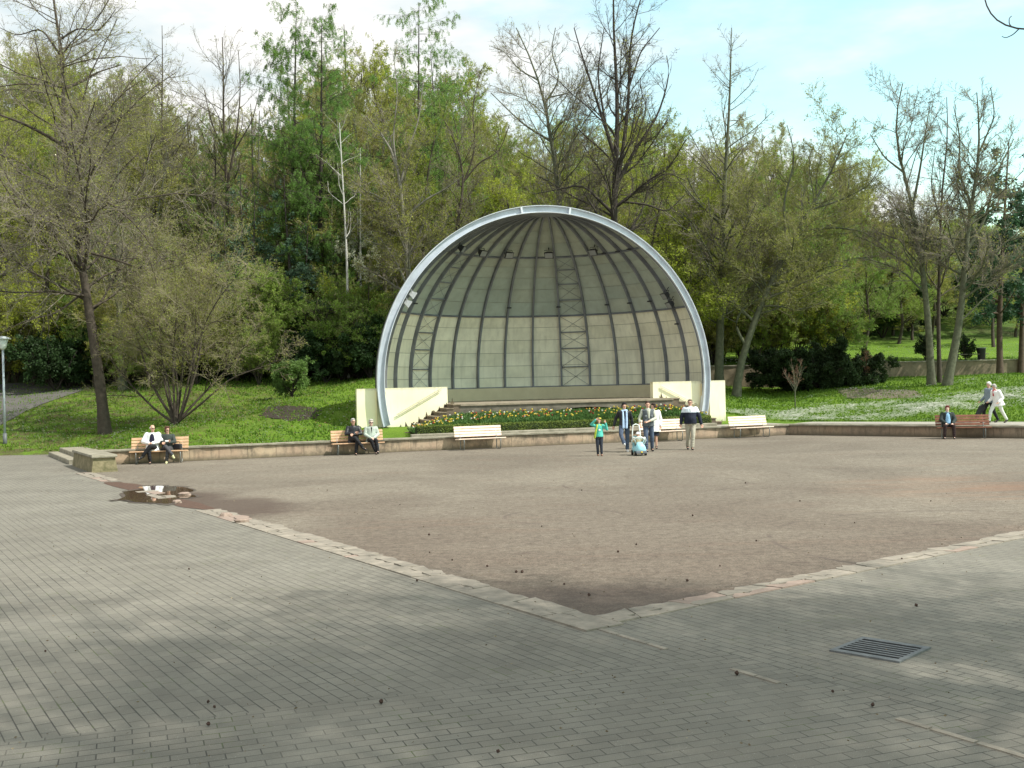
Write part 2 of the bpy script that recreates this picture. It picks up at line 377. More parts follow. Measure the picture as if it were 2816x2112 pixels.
def lawn_material():
    t = NT('grass_ground', .9, .2)
    big = t.noise(.35, 5, .6); mid = t.noise(2.4, 6, .7); fine = t.noise(26, 5, .75)
    col = t.mix(t.ramp(mid, .3, .7), (.062, .125, .010), (.125, .225, .016))
    col = t.mix(t.ramp(big, .42, .68, 0, .7), col, (.150, .245, .022))
    sp = t.new('ShaderNodeSeparateXYZ'); t.L(t.tc.outputs['Object'], sp.inputs[0])
    # worn ground below the trees on the left, woodland floor farther up
    lx = t.ramp(t.math('ADD', sp.outputs['X'], t.math('MULTIPLY', big, 6)), -13, -5, 1, 0, True)
    worn = t.math('MULTIPLY', lx, t.ramp(t.noise(1.1, 6, .7), .40, .56)); col = t.mix(t.math('MULTIPLY', worn, .85), col, (.085, .072, .035))
    wood = t.ramp(t.math('ADD', sp.outputs['Y'], t.math('MULTIPLY', big, 6)), 63, 67, 0, 1); leftw = t.ramp(sp.outputs['X'], 6, 11, 1, 0)
    col = t.mix(t.math('MULTIPLY', wood, leftw), col, t.mix(t.ramp(mid, .35, .6), (.050, .045, .022), (.055, .105, .020)))
    far = t.ramp(sp.outputs['Y'], 78, 84, 0, .8); col = t.mix(far, col, t.mix(t.ramp(big, .4, .6), (.055, .05, .026), (.06, .12, .02)))
    col = t.mix(t.ramp(fine, .3, .7), t.mix(1., col, (.55, .55, .55), 'MULTIPLY'), t.mix(1., col, (1.35, 1.3, 1.2), 'MULTIPLY'))
    t.color(col); t.bump(fine, .8, .05); return t.m
def tarmac_material(name='path_tarmac'):
    t = NT(name, .9); big = t.noise(.5, 5); fine = t.noise(30, 4, .7)
    col = t.mix(t.ramp(big, .3, .7), (.085, .080, .072), (.125, .118, .105))
    col = t.mix(t.ramp(fine, .3, .7), t.mix(1., col, (.75, .75, .75), 'MULTIPLY'), t.mix(1., col, (1.2, 1.2, 1.2), 'MULTIPLY'))
    t.color(col); t.bump(fine, .3, .01); return t.m

# ground: one paved sheet out to the horizon
M_PAVE = paving_material()
g = MB(); g.add([(-900, -60, 0), (900, -60, 0), (900, 1500, 0), (-900, 1500, 0)], [(0, 1, 2, 3)])
structure(g.obj('ground', M_PAVE))
# the square
APEX = np.array([.82, 11.2]); LEFT = np.array([-13.5, 34.1]); RIGHT = np.array([28.5, 32.4])
WALL = np.array([(-14.5, 37.45), (-11.67, 38.5), (-8.3, 39.72), (-4.7, 41.0), (.94, 42.9), (5, 44.3), (9.1, 45.78), (12.05, 46.85), (15.6, 43.7), (19.1, 40.5), (28.5, 32.1)])
def jag(a, b, n, amp, seed):
    r = np.random.default_rng(seed); a = np.array(a); b = np.array(b); t = np.linspace(0, 1, n)[:, None]; d = (b-a)/np.linalg.norm(b-a); nn = np.array([-d[1], d[0]])
    return a+(b-a)*t+nn*np.concatenate([[0], np.cumsum(r.normal(0, amp, n-2))*.5+r.normal(0, amp, n-2), [0]])[:, None]
edge = np.concatenate([jag(LEFT, APEX, 40, .02, 3)[:-1], jag(APEX, RIGHT, 50, .02, 4)])
poly = [tuple(p) for p in edge]+[tuple(p) for p in (WALL+np.array([0, .25]))[::-1]]
sq = MB(); sq.add([(x, y, .004) for x, y in poly], [tuple(range(len(poly)))])
structure(sq.obj('square', square_material()))
# irregular flagstone border
M_FLAG = mat('flagstone', (.34, .295, .235), .85, scale=3.5, col2=(.165, .148, .118), bump=.4, bscale=30)
M_FLAG2 = mat('flagstone_pink', (.36, .27, .215), .85, scale=3, col2=(.20, .155, .125), bump=.4, bscale=30)
M_MOSS = mat('moss', (.09, .13, .02), .95, .5, 20)
def flag_border(a, b, width, out, seed, gaps):
    r = np.random.default_rng(seed); a = np.array(a); b = np.array(b); L = np.linalg.norm(b-a); d = (b-a)/L; n = np.array([-d[1], d[0]])*out
    m = MB(); s = 0
    def W(u, v): p = a+d*u+n*v; return p
    pj0 = r.normal(0, .03)
    while s < L-.3:
        ln = r.uniform(.28, .95); e = min(s+ln, L); pj1 = r.normal(0, .10)
        if not any(g0 < s/L < g1 for g0, g1 in gaps):
            split = width*r.uniform(.38, .62) if r.random() < .85 else None
            vs = [(-.05, width)] if split is None else [(-.05, split-.008), (split+.008, width)]
            for v0, v1 in vs:
                k = 5; j = .030
                top = [W(s+.01+(e-s-.02)*i/k+(pj0*(1-i/k)+pj1*i/k)*(v0/width), v0+(r.normal(0, j) if v0 > 0 or True else 0)) for i in range(k+1)]
                bot = [W(s+.01+(e-s-.02)*i/k+(pj0*(1-i/k)+pj1*i/k)*(v1/width), v1+(0 if v1 == width else r.normal(0, j*.5))) for i in range(k+1)]
                loop = top+bot[::-1]; zt = .012+r.uniform(-.003, .006); N = len(loop)
                V = [(*p, zt) for p in loop]+[(*p, -.02) for p in loop]
                Fs = [tuple(range(N)) if out < 0 else tuple(range(N))[::-1]]+[(i, (i+1) % N, (i+1) % N+N, i+N) for i in range(N)]
                m.add(V, Fs, 1 if r.random() < .22 else 0)
        s = e; pj0 = pj1
    return m
mL = flag_border(APEX+(APEX-LEFT)/np.linalg.norm(APEX-LEFT)*.42, LEFT, .44, 1, 5, [(.50, .60), (.70, .84)])
mR = flag_border(APEX+np.array([.02, .015]), RIGHT, .32, -1, 9, [])
structure(mL.obj('kerb_stones', [M_FLAG, M_FLAG2])); structure(mR.obj('kerb_stones', [M_FLAG, M_FLAG2]))
# strip of narrow pale stones that carries the border's line on into the paving
d = (APEX-LEFT)/np.linalg.norm(APEX-LEFT); m = MB(); r = np.random.default_rng(2); s = .1
nn = np.array([-d[1], d[0]])
for i in range(15):
    ln = r.uniform(.25, .5)
    if not i in (4, 5, 8, 9, 10):
        a = APEX+d*s-nn*.30; b = APEX+d*(s+ln-.02)-nn*.30; V = [(*a, .008), (*b, .008), (*(b+nn*.055), .008), (*(a+nn*.055), .008)]; V += [(x, y, -.01) for x, y, z in V]
        m.add(V, [(0, 1, 2, 3), (0, 4, 5, 1), (1, 5, 6, 2), (2, 6, 7, 3), (3, 7, 4, 0)])
    s += ln
structure(m.obj('paving_strip', M_FLAG))
# earth showing where border stones are gone
M_SOIL = mat('bare_soil', (.085, .060, .042), .95, scale=9, col2=(.045, .033, .024), bump=.8, bscale=40)
M_SOILW = mat('damp_soil', (.12, .068, .048), .9, scale=9, col2=(.07, .045, .032), bump=.8, bscale=40)
def ground_blob(cx, cy, rx, ry, rot, z, seed, n=40, amp=.16):
    r = np.random.default_rng(seed); th = np.arange(n)/n*2*np.pi
    k = 1+sum(amp/(i+1)*np.sin(th*(i+2)+r.uniform(0, 6)) for i in range(5)); x = np.cos(th)*rx*k; y = np.sin(th)*ry*k
    return np.stack([cx+x*np.cos(rot)-y*np.sin(rot), cy+x*np.sin(rot)+y*np.cos(rot), np.full(n, z)], 1)
dl = (LEFT-APEX)/np.linalg.norm(LEFT-APEX)
for i, (t0, t1) in enumerate(((.50, .60), (.70, .84))):
    a = APEX+(LEFT-APEX)*t0; b = APEX+(LEFT-APEX)*t1; n2 = np.array([-dl[1], dl[0]]); c = (a+b)/2+n2*.20
    V = ground_blob(c[0], c[1], np.linalg.norm(b-a)/2, .31, math.atan2(dl[1], dl[0]), .0065, 30+i, amp=.16)
    m = MB(); m.add(V, [tuple(range(len(V)))]); structure(m.obj('soil_gap', M_SOILW))
# puddle
pw = bpy.data.materials.new('puddle_water'); pw.use_nodes = True; b = pw.node_tree.nodes['Principled BSDF']
b.inputs['Base Color'].default_value = (.11, .075, .048, 1); b.inputs['Roughness'].default_value = .03; b.inputs['IOR'].default_value = 1.6; b.inputs['Specular IOR Level'].default_value = .9
pq = np.array([G(x, y)[:2] for x, y in ((318, 1377), (352, 1366), (336, 1353), (388, 1347), (380, 1340), (425, 1337), (470, 1338), (515, 1341), (538, 1349), (505, 1357), (548, 1366), (515, 1371), (478, 1373), (490, 1383), (450, 1387), (412, 1383), (372, 1382), (350, 1375))])
tq = np.linspace(0, len(pq), 80, endpoint=False); ww = np.vstack([pq, pq[:1]]); V = np.array([[np.interp(t, range(len(ww)), ww[:, 0]), np.interp(t, range(len(ww)), ww[:, 1]), .0115] for t in tq]); rq = np.random.default_rng(3); V[:, :2] = (V[:, :2]+np.roll(V[:, :2], 1, 0)+np.roll(V[:, :2], -1, 0))/3; jj = rq.normal(0, .05, (80, 2)); V[:, :2] += (jj+np.roll(jj, 1, 0)+np.roll(jj, -1, 0)+np.roll(jj, 2, 0))/4
m = MB(); m.add(V, [tuple(range(len(V)))]); structure(m.obj('puddle', pw))
cV = V.mean(0); W2 = cV+(V-cV)*1.12; W2[:, :2] += np.random.default_rng(6).normal(0, .06, (len(V), 2)); W2[:, 2] = .009; m = MB(); m.add(W2, [tuple(range(len(W2)))]); structure(m.obj('damp_ground', mat('damp_ground', (.105, .085, .066), .55, scale=5, col2=(.06, .048, .038), bump=.6, bscale=40)))
# small broken stones beside the puddle
for px, py, s_ in ((508, 1362, .15), (486, 1384, .11), (620, 1420, .12), (664, 1437, .13)):
    q = G(px, py); r = np.random.default_rng(px); m = MB(); ring = lambda z, k: [(math.cos(t)*s_*k*r.uniform(.8, 1.2), math.sin(t)*s_*k*.8*r.uniform(.8, 1.2), z) for t in np.arange(8)/8*6.283]
    m.loft([ring(.0, 1), ring(.05, 1), ring(.075, .7)]); o = m.obj('stone', M_FLAG2, loc=(q[0], q[1], 0)); tag(o, 'small loose reddish stone lying at the edge of the puddle', 'stone', 'loose stones by the puddle')

# terrain: lawns and wooded hill in one mesh
xs = np.concatenate([np.arange(-160, -34, 4), np.arange(-34, 34, .3), np.arange(34, 170, 4)])
ys = np.concatenate([np.arange(28, 66.4, .3), np.arange(66.4, 120, 1.2), np.arange(120, 260, 6)])
XX, YY = np.meshgrid(xs, ys); ZZ = height(XX, YY); nx, ny = len(xs), len(ys)
V = np.stack([XX.ravel(), YY.ravel(), ZZ.ravel()], 1); i = np.arange(nx*ny).reshape(ny, nx)
Q = np.stack([i[:-1, :-1].ravel(), i[:-1, 1:].ravel(), i[1:, 1:].ravel(), i[1:, :-1].ravel()], 1)
keep = (V[Q][:, :, 2].max(1) > -.3); Q = Q[keep]
M_LAWN = lawn_material()
structure(link('lawn', fastmesh('lawn', V, [Q], [M_LAWN])))
# footpath of tarmac on the left slope, lying on the lawn
def draped(name, outline_px, m_, lift=.03, n=26):
    """mesh over the terrain inside an outline given by its left and right rows"""
    A, B = outline_px; rows = []
    for (ax, ay), (bx, by) in zip(A, B):
        a = T(ax, ay); b = T(bx, by); row = []
        for k in range(n+1):
            p = a+(b-a)*k/n; row.append((p[0], p[1], float(height(p[0], p[1]))+lift))
        rows.append(row)
    Rr = []
    for r0, r1 in zip(rows[:-1], rows[1:]):
        for s_ in range(4): Rr.append([(x0+(x1-x0)*s_/4, y0+(y1-y0)*s_/4, max(float(height(x0+(x1-x0)*s_/4, y0+(y1-y0)*s_/4)), -.1)+lift) for (x0, y0, _), (x1, y1, _) in zip(r0, r1)])
    Rr.append(rows[-1]); V = np.array(Rr).reshape(-1, 3); k = n+1; Fs = []
    for a in range(len(Rr)-1):
        for b in range(n): Fs.append((a*k+b, a*k+b+1, (a+1)*k+b+1, (a+1)*k+b))
    m = MB(); m.add(V, Fs); return structure(m.obj(name, m_, smooth=True))
M_TAR = tarmac_material()
draped('path', ([(-420, 1205), (-300, 1130), (-160, 1085), (-60, 1066), (10, 1057), (120, 1050), (225, 1044), (380, 1040)],
                [(-60, 1205), (20, 1160), (70, 1132), (120, 1112), (170, 1094), (225, 1076), (290, 1058), (420, 1050)]), M_TAR)
# path on top of the retaining wall
def strip(poly, off0, off1, z, name, m_, z2=None):
    P = np.array(poly); dd = np.gradient(P, axis=0); dd /= np.linalg.norm(dd, axis=1)[:, None]; N = np.stack([-dd[:, 1], dd[:, 0]], 1)
    o0 = np.full(len(P), off0) if np.isscalar(off0) else np.array(off0); o1 = np.full(len(P), off1) if np.isscalar(off1) else np.array(off1)
    a = P+N*o0[:, None]; b = P+N*o1[:, None]; m = MB(); V = [(*p, z) for p in a]+[(*p, z if z2 is None else z2) for p in b]; n = len(P)
    m.add(V, [(i, i+1, i+1+n, i+n) for i in range(n-1)]); return structure(m.obj(name, m_))
M_PATH = mat('pale_path', (.36, .34, .28), .9, scale=3, col2=(.27, .25, .21), bump=.3, bscale=40)
strip(WALL[3:8], .38, [1.2, 1.3, 1.6, 2.6, 2.2], .49, 'upper_path', M_PATH)
strip(WALL[7:], .38, [2.2, 2.7, 3.3, 4.0], .494, 'upper_path', M_PATH)

# ================================================================= RETAINING WALL
def wall_material():
    t = NT('sandstone_wall', .9); uv = t.tc.outputs['UV']
    br = t.new('ShaderNodeTexBrick'); br.offset = 0; t.L(uv, br.inputs['Vector']); br.inputs['Scale'].default_value = 1; br.inputs['Brick Width'].default_value = 1.02; br.inputs['Row Height'].default_value = 2.
    br.inputs['Mortar Size'].default_value = .012; br.inputs['Mortar Smooth'].default_value = .4; br.inputs['Color1'].default_value = (.3, .3, .3, 1); br.inputs['Color2'].default_value = (.9, .9, .9, 1)
    big = t.noise(1.2, 5); mid = t.noise(6, 6, .7); sp = t.new('ShaderNodeSeparateXYZ'); t.L(uv, sp.inputs[0])
    col = t.mix(t.ramp(big, .35, .65), (.42, .29, .19), (.50, .39, .26)); bw = t.new('ShaderNodeRGBToBW'); t.L(br.outputs['Color'], bw.inputs[0])
    col = t.mix(t.ramp(bw.outputs[0], .2, .9, 0, .5), col, (.40, .29, .22))
    st = t.noise(1.6, 6, .75, vec=t.mapping(0, (2.2, .6, 1), src='UV'))
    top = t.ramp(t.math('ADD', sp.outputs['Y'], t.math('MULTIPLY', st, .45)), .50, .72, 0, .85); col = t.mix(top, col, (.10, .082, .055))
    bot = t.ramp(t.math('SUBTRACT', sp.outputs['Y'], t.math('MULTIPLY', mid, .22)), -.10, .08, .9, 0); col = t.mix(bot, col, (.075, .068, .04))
    col = t.mix(t.ramp(st, .50, .66, 0, .8), col, (.13, .105, .075))
    col = t.mix(t.math('MULTIPLY', br.outputs['Fac'], .8), col, (.10, .085, .06))
    ox = t.new('ShaderNodeSeparateXYZ'); t.L(t.tc.outputs['Object'], ox.inputs[0]); old = t.math('MULTIPLY', t.ramp(ox.outputs['X'], 26.3, 27.0), t.ramp(st, .25, .50, .9, .35)); col = t.mix(old, col, (.085, .070, .050))  # right-hand stretch: its shade, along with grime, put into the stone colour
    grime = t.math('MULTIPLY', t.ramp(t.noise(.45, 5, .7), .50, .60), t.ramp(mid, .35, .6)); col = t.mix(t.math('MULTIPLY', grime, .6), col, (.10, .08, .055))
    col = t.mix(t.ramp(mid, .3, .7, .0, .35), col, (.25, .2, .15)); t.color(col)
    t.bump(t.math('SUBTRACT', mid, br.outputs['Fac']), .4, .02); return t.m
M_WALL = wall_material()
M_COPE = mat('coping_stone', (.34, .31, .24), .9, scale=2.5, col2=(.17, .155, .11), bump=.6, bscale=18)
def wall_run(name, P, hs, thick, label, wmat=None, cope=.07, zb=0.):
    P = np.array(P, float); root = thing(name, (P[0][0], P[0][1], zb), label, 'wall')
    seg = []; 
    for a, b, h0, h1 in zip(P[:-1], P[1:], hs[:-1], hs[1:]):
        L = np.linalg.norm(b-a); k = max(2, int(L/.35))
        for i in range(k): seg.append((a+(b-a)*i/k, h0+(h1-h0)*i/k))
    seg.append((P[-1], hs[-1])); Q = np.array([s[0] for s in seg]); H = np.array([s[1] for s in seg])
    dd = np.gradient(Q, axis=0); dd /= np.linalg.norm(dd, axis=1)[:, None]; N = np.stack([-dd[:, 1], dd[:, 0]], 1); n = len(Q)
    s = np.concatenate([[0], np.cumsum(np.linalg.norm(np.diff(Q, axis=0), axis=1))]); r = np.random.default_rng(n)
    o = P[0]; rows = [(Q+N*.0, -.15+0*H), (Q+N*.0, H-cope), (Q+N*thick, H-cope), (Q+N*thick, -.15+0*H)]
    V = np.concatenate([np.column_stack([q-o, z]) for q, z in rows]); Fs = []; uvs = []
    for k in range(3):
        for i in range(n-1):
            Fs.append((k*n+i, k*n+i+1, (k+1)*n+i+1, (k+1)*n+i))
    Fs += [(0, n, 2*n, 3*n), (n-1, 4*n-1, 3*n-1, 2*n-1)]
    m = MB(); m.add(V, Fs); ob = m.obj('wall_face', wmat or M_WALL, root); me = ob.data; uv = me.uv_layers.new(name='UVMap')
    data = [(s[vi % n], V[vi][2]) for l in me.loops for vi in (l.vertex_index,)]
    uv.data.foreach_set('uv', np.array(data).ravel())
    j = r.normal(0, .012, n); j2 = r.normal(0, .008, n)
    rows = [(Q-N*(.055+j[:, None]), H-cope+.002), (Q-N*(.06+j[:, None]), H+j2-.012), (Q-N*.03, H+j2), (Q+N*(thick+.01), H+j2*.5), (Q+N*(thick+.01), H-cope+.002)]
    V = np.concatenate([np.column_stack([q-o, z]) for q, z in rows]); Fs = []
    for k in range(5):
        for i in range(n-1): a, b2 = k*n, ((k+1) % 5)*n; Fs.append((a+i, a+i+1, b2+i+1, b2+i))
    Fs += [tuple(k*n for k in range(5)), tuple(k*n+n-1 for k in range(5))[::-1]]
    m = MB(); m.add(V, Fs); m.obj('coping', M_COPE, root)
    return root
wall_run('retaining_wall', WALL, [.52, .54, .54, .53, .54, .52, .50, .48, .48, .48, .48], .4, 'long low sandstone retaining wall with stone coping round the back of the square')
# second low wall far back on the right
Y2 = 64.3
wall_run('retaining_wall', [(5, Y2-.17), (12, Y2-.15), (18, Y2-.16), (22, Y2-.14), (27, Y2-.17), (34, Y2-.15), (46, Y2-.15)], [1.2, 1.36, 1.32, 1.36, 1.32, 1.34, 1.34], .52,
         'weathered stone wall behind the dark juniper across the right lawn', mat('old_wall', (.30, .24, .16), .95, scale=1.5, col2=(.12, .10, .065), bump=.5, bscale=9), zb=2.0)
# blunt stone pier at the corner
pr = thing('stone_pier', (-13.9, 36.0, 0), 'low tapered stone pier with a flat cap at the left end of the square', 'pier')
u = np.array([-.497, .868]); v = np.array([.868, .497])
def quad(c0, hl, hw, z): return [(*(c0+u*a*hl+v*b*hw), z) for a, b in ((-1, -1), (-1, 1), (1, 1), (1, -1))]
m = MB(); c0 = np.array([-14.07+13.9, 35.95-36.0]); m.loft([quad(c0, 2.2, .40, -.05), quad(c0, 2.12, .33, .46)]); M_PIER = mat('pier_stone', (.30, .25, .15), .95, scale=4, col2=(.10, .095, .045), bump=.6, bscale=20)
m.obj('block', M_PIER, pr)
m = MB(); m.loft([quad(c0, 2.2, .37, .462), quad(c0, 2.21, .39, .50), quad(c0, 2.19, .37, .55)]); m.obj('cap', M_COPE, pr)
# two wide steps up to the lawn
st = thing('stone_steps', (-17.5, 41.3, 0), 'pair of broad worn stone steps rising from the paving to the left lawn', 'steps')
for k, (o0, h) in enumerate(((0.0, .16), (.42, .31))):
    m = MB(); a = np.array([-15.9, 38.35])+u*-.0+v*o0; b = np.array([-19.2, 44.3])+v*o0; L = np.linalg.norm(b-a); dd = (b-a)/L; nn_ = np.array([dd[1], -dd[0]]); a = a-np.array([-17.5, 41.3]); b = b-np.array([-17.5, 41.3])
    loop = [a, b, b+nn_*(1.4-o0), a+nn_*(1.4-o0)]
    m.loft([[(*p, -.1) for p in loop], [(*p, h-.02) for p in loop], [(*(p+nn_*(.02 if i < 2 else 0)), h) for i, p in enumerate(loop)]]); m.obj('step', M_COPE, st)

# ================================================================= BANDSTAND
bs = thing('bandstand', (DOME[0], DOME[1], 0), 'open quarter sphere concert shell with grey ribs, blue grey arch and cream wing walls', 'bandstand', PHI)
nb = np.array([-math.sin(PHI), math.cos(PHI), 0]); ub = np.array([math.cos(PHI), math.sin(PHI), 0]); D3 = np.array([DOME[0], DOME[1], 0])
def LU(px, py, v):
    d = ray(px, py); o = np.array([0, 0, EYE]); t = (v-np.dot(o-D3, nb))/np.dot(d, nb); p = o+d*t; return float(np.dot(p-D3, ub)), float(p[2])
def LW(u_, v_, z=0): p = D3+ub*u_+nb*v_; return np.array([p[0], p[1], z])
ZC = 2.65; RI = 7.43
M_PAINT = mat('blue_grey_paint', (.60, .64, .68), .5, .14, 1.5, spec=.4)
M_RIB = mat('rib_paint', (.175, .185, .205), .55, .25, 1.5)
M_DARK = mat('dark_steel', (.035, .036, .04), .5)
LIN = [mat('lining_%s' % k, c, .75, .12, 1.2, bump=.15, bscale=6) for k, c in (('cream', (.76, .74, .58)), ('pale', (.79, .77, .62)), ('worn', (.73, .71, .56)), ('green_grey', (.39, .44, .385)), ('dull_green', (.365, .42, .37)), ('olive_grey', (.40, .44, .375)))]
for m_ in LIN:     # rain streaks running down the panels
    n = m_.node_tree; bs_ = n.nodes['Principled BSDF']; src = bs_.inputs['Base Color'].links[0].from_socket; t_ = n.nodes.new('ShaderNodeTexCoord'); mp_ = n.nodes.new('ShaderNodeMapping'); mp_.inputs['Scale'].default_value = (3.5, 3.5, .25)
    z_ = n.nodes.new('ShaderNodeTexNoise'); z_.inputs['Scale'].default_value = 1.6; z_.inputs['Detail'].default_value = 6; r_ = n.nodes.new('ShaderNodeMapRange'); r_.inputs['From Min'].default_value = .48; r_.inputs['From Max'].default_value = .72; r_.inputs['To Max'].default_value = .22
    x_ = n.nodes.new('ShaderNodeMix'); x_.data_type = 'RGBA'; x_.inputs['B'].default_value = (.26, .25, .18, 1)
    n.links.new(t_.outputs['Object'], mp_.inputs[0]); n.links.new(mp_.outputs[0], z_.inputs['Vector']); n.links.new(z_.outputs[0], r_.inputs['Value']); n.links.new(r_.outputs[0], x_.inputs['Factor']); n.links.new(src, x_.inputs['A']); n.links.new(x_.outputs['Result'], bs_.inputs['Base Color'])
M_LIN = LIN+[mat('panel_joint', (.34, .34, .28), .9)]
AZ = [R_(-90+11.25*i) for i in range(17)]    # 0 = straight back
LATS = [-2.5, 1.5, 6, 11, 16, 21, 25.7, 31.5, 37, 42.3, 47.5, 52.5, 60, 68, 76, 86]
def sph(r, a, lat): return (r*math.cos(lat)*math.sin(a), r*math.cos(lat)*math.cos(a)+.02, ZC+r*math.sin(lat))
m = MB(); r = random.Random(3)
for i in range(16):
    for j in range(len(LATS)-1):
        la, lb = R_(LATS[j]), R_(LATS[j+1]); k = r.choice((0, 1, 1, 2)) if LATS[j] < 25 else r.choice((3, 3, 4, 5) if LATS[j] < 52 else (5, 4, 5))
        gl = .0013; A = []
        for s_ in range(3):
            for q in range(4): A.append(sph(RI, AZ[i]+(AZ[i+1]-AZ[i])*q/3, la+gl+(lb-la-2*gl)*s_/2))
        m.add(A, [(s_*4+q, s_*4+q+1, s_*4+q+5, s_*4+q+4) for s_ in range(2) for q in range(3)], k)
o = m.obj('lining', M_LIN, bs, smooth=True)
m = MB(); n1, n2 = 64, 40; rings = []
for rr in (RI+.03, RI+.14):
    for j in range(n2+1):
        rings.append([sph(rr, R_(-90+180*i/n1), R_(-2.8+(92.8)*j/n2)) for i in range(n1+1)])
V = np.array(rings).reshape(-1, 3); K = n1+1; Fs = []; ms = []
for lay in range(2):
    for j in range(n2):
        for i in range(n1):
            a = (lay*(n2+1)+j)*K+i; Fs.append((a, a+1, a+1+K, a+K)); ms.append(lay)
off = (n2+1)*K
for i_ in (0, n1):
    for j in range(n2): a = j*K+i_; Fs.append((a, a+K, a+K+off, a+off)); ms.append(1)
m.V = [V]; m.F = Fs; m.M = ms; m.n = len(V); m.obj('shell', [M_LIN[6], mat('roof_felt', (.05, .05, .05), .9, .3, 4)], bs, smooth=True)
# ribs: each a bent beam
for i, a in enumerate(AZ):
    m = MB(); rings = []
    for j in range(46):
        la = R_(-2.4+(88.9)*j/45); ri, ro = RI-.17, RI-.012; hw = .042
        c, s_ = math.cos(a), math.sin(a); tan = np.array([c, -s_, 0]); 
        w_ = min(hw, max(.012, ri*math.cos(la)*R_(11.25)*.32))
        P = lambda r_, k: tuple(np.array(sph(r_, a, la))+tan*k)
        rings.append([P(ri, -w_), P(ri, w_), P(ro, w_), P(ro, -w_)])
    m.loft(rings); m.obj('rib', M_RIB, bs)
# ring purlins
for lat in (25.7, 52.5, -2.3):
    m = MB(); rings = []
    for j in range(97):
        a = R_(-90+180*j/96); la = R_(lat); rings.append([sph(RI-.09, a, la-.004), sph(RI-.09, a, la+.004), sph(RI-.005, a, la+.004), sph(RI-.005, a, la-.004)])
    m.loft(rings); m.obj('ring_beam', M_RIB, bs)
# ladder bays: horizontals and crossed tie rods
for b0 in (4, 10):
    m = MB(); ls = [-2.4, 5.2, 12.5, 19, 25.7, 32.5, 39.5, 46.3, 52.5]
    for la in ls[1:-1]:
        pts = [sph(RI-.10, AZ[b0+0]+(AZ[b0+1]-AZ[b0])*q/3, R_(la)) for q in range(4)]; m.tube(pts, .028, 5)
    for l0, l1 in zip(ls[:-1], ls[1:]):
        for fl in (0, 1):
            p = [sph(RI-.09, AZ[b0]+(AZ[b0+1]-AZ[b0])*((q/3) if fl else 1-q/3), R_(l0+(l1-l0)*q/3)) for q in range(4)]; m.tube(p, .009, 4)
    m.obj('brace', M_RIB, bs)
for lat, idx in ((30, (1, 3, 8, 10, 12, 13, 14)), (54, (13, 14, 15)), (20, (15,))):
    for i in idx:
        m = MB(); p = sph(RI-.2, AZ[i], R_(lat)); m.cbox(p, (.2, .14, .06)); m.obj('clamp', M_DARK, bs)
# crown plate where the ribs meet
m = MB(); m.loft([[(rr*math.sin(t), max(rr*math.cos(t), .02), z) for t in np.linspace(-1.57, 1.57, 24)] for rr, z in ((.95, ZC+RI-.20), (.95, ZC+RI-.12))]); m.obj('crown_plate', M_RIB, bs)
# front arch: two flanges and a web
RA = 7.59; A0 = -13.8; A1 = 180+13.8
def ringsec(r0, r1, v0, v1, name, mt, a0=A0, a1=A1, n=140):
    m = MB(); rings = []
    for j in range(n+1):
        t = R_(a0+(a1-a0)*j/n); c, s_ = math.cos(t), math.sin(t)
        rings.append([(r0*c, v0, ZC+r0*s_), (r1*c, v0, ZC+r1*s_), (r1*c, v1, ZC+r1*s_), (r0*c, v1, ZC+r0*s_)])
    m.loft(rings); return m
ar = ringsec(RA-.02, RA, -.15, .14, '', None); ar2 = ringsec(RA-.31, RA-.29, -.15, .14, '', None); web = ringsec(RA-.29, RA-.02, -.03, -.005, '', None)
arch = ar.obj('arch', M_PAINT, bs); ar2.obj('flange', M_PAINT, arch); web.obj('web', mat('arch_web', (.44, .48, .53), .5, .2, 1.2), arch)
for ang in (82.0, 99.0):
    t = R_(ang); m = MB(); mt = Matrix.Translation((0, 0, ZC)) @ Matrix.Rotation(-t, 4, 'Y')
    m.box((RA-.31, -.148, -.04), (RA-.0, -.03, .04), 0, mt); m.obj('stiffener_plate', M_PAINT, arch)
# wing walls
def cream_material():
    t = NT('cream_render', .85, .2); big = t.noise(.9, 5); mid = t.noise(5, 6, .7); drip = t.noise(3, 5, .7, vec=t.mapping(0, (3, 3, .35)))
    sp = t.new('ShaderNodeSeparateXYZ'); t.L(t.tc.outputs['Object'], sp.inputs[0])
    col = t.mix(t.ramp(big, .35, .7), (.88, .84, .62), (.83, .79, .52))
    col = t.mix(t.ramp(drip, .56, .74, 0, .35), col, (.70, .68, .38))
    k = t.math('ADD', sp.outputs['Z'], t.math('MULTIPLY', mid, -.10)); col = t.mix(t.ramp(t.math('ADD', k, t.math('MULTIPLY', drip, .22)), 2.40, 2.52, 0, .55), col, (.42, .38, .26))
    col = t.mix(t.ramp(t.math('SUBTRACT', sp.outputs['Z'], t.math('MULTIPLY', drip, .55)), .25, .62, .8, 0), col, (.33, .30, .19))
    t.color(col); t.bump(mid, .15, .01); return t.m
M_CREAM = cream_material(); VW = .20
M_TAN = mat('tan_render', (.66, .58, .40), .85, scale=1.5, col2=(.56, .49, .33), bump=.1, bscale=20)
M_STEP = mat('stair_stone', (.17, .13, .09), .9, scale=5, col2=(.115, .09, .065), bump=.5, bscale=20)
M_STAGE = mat('stage_stone', (.20, .175, .135), .9, scale=2.2, col2=(.085, .075, .058), bump=.4, bscale=14)
uL0, uL1 = LU(982, 1130, VW)[0], LU(1231, 1100, VW)[0]; uR0, uR1 = LU(1796, 1080, VW)[0], LU(1995, 1100, VW)[0]
ZT = 2.46; ZST = 1.73; N_ST = 8; TR = .29; VF = -1.15
sL = LU(1266, 1110, VF)[0]; sR = LU(1851, 1095, VF)[0]
M_STAIN = mat('damp_stain', (.16, .13, .075), .95, scale=8, col2=(.05, .042, .03))
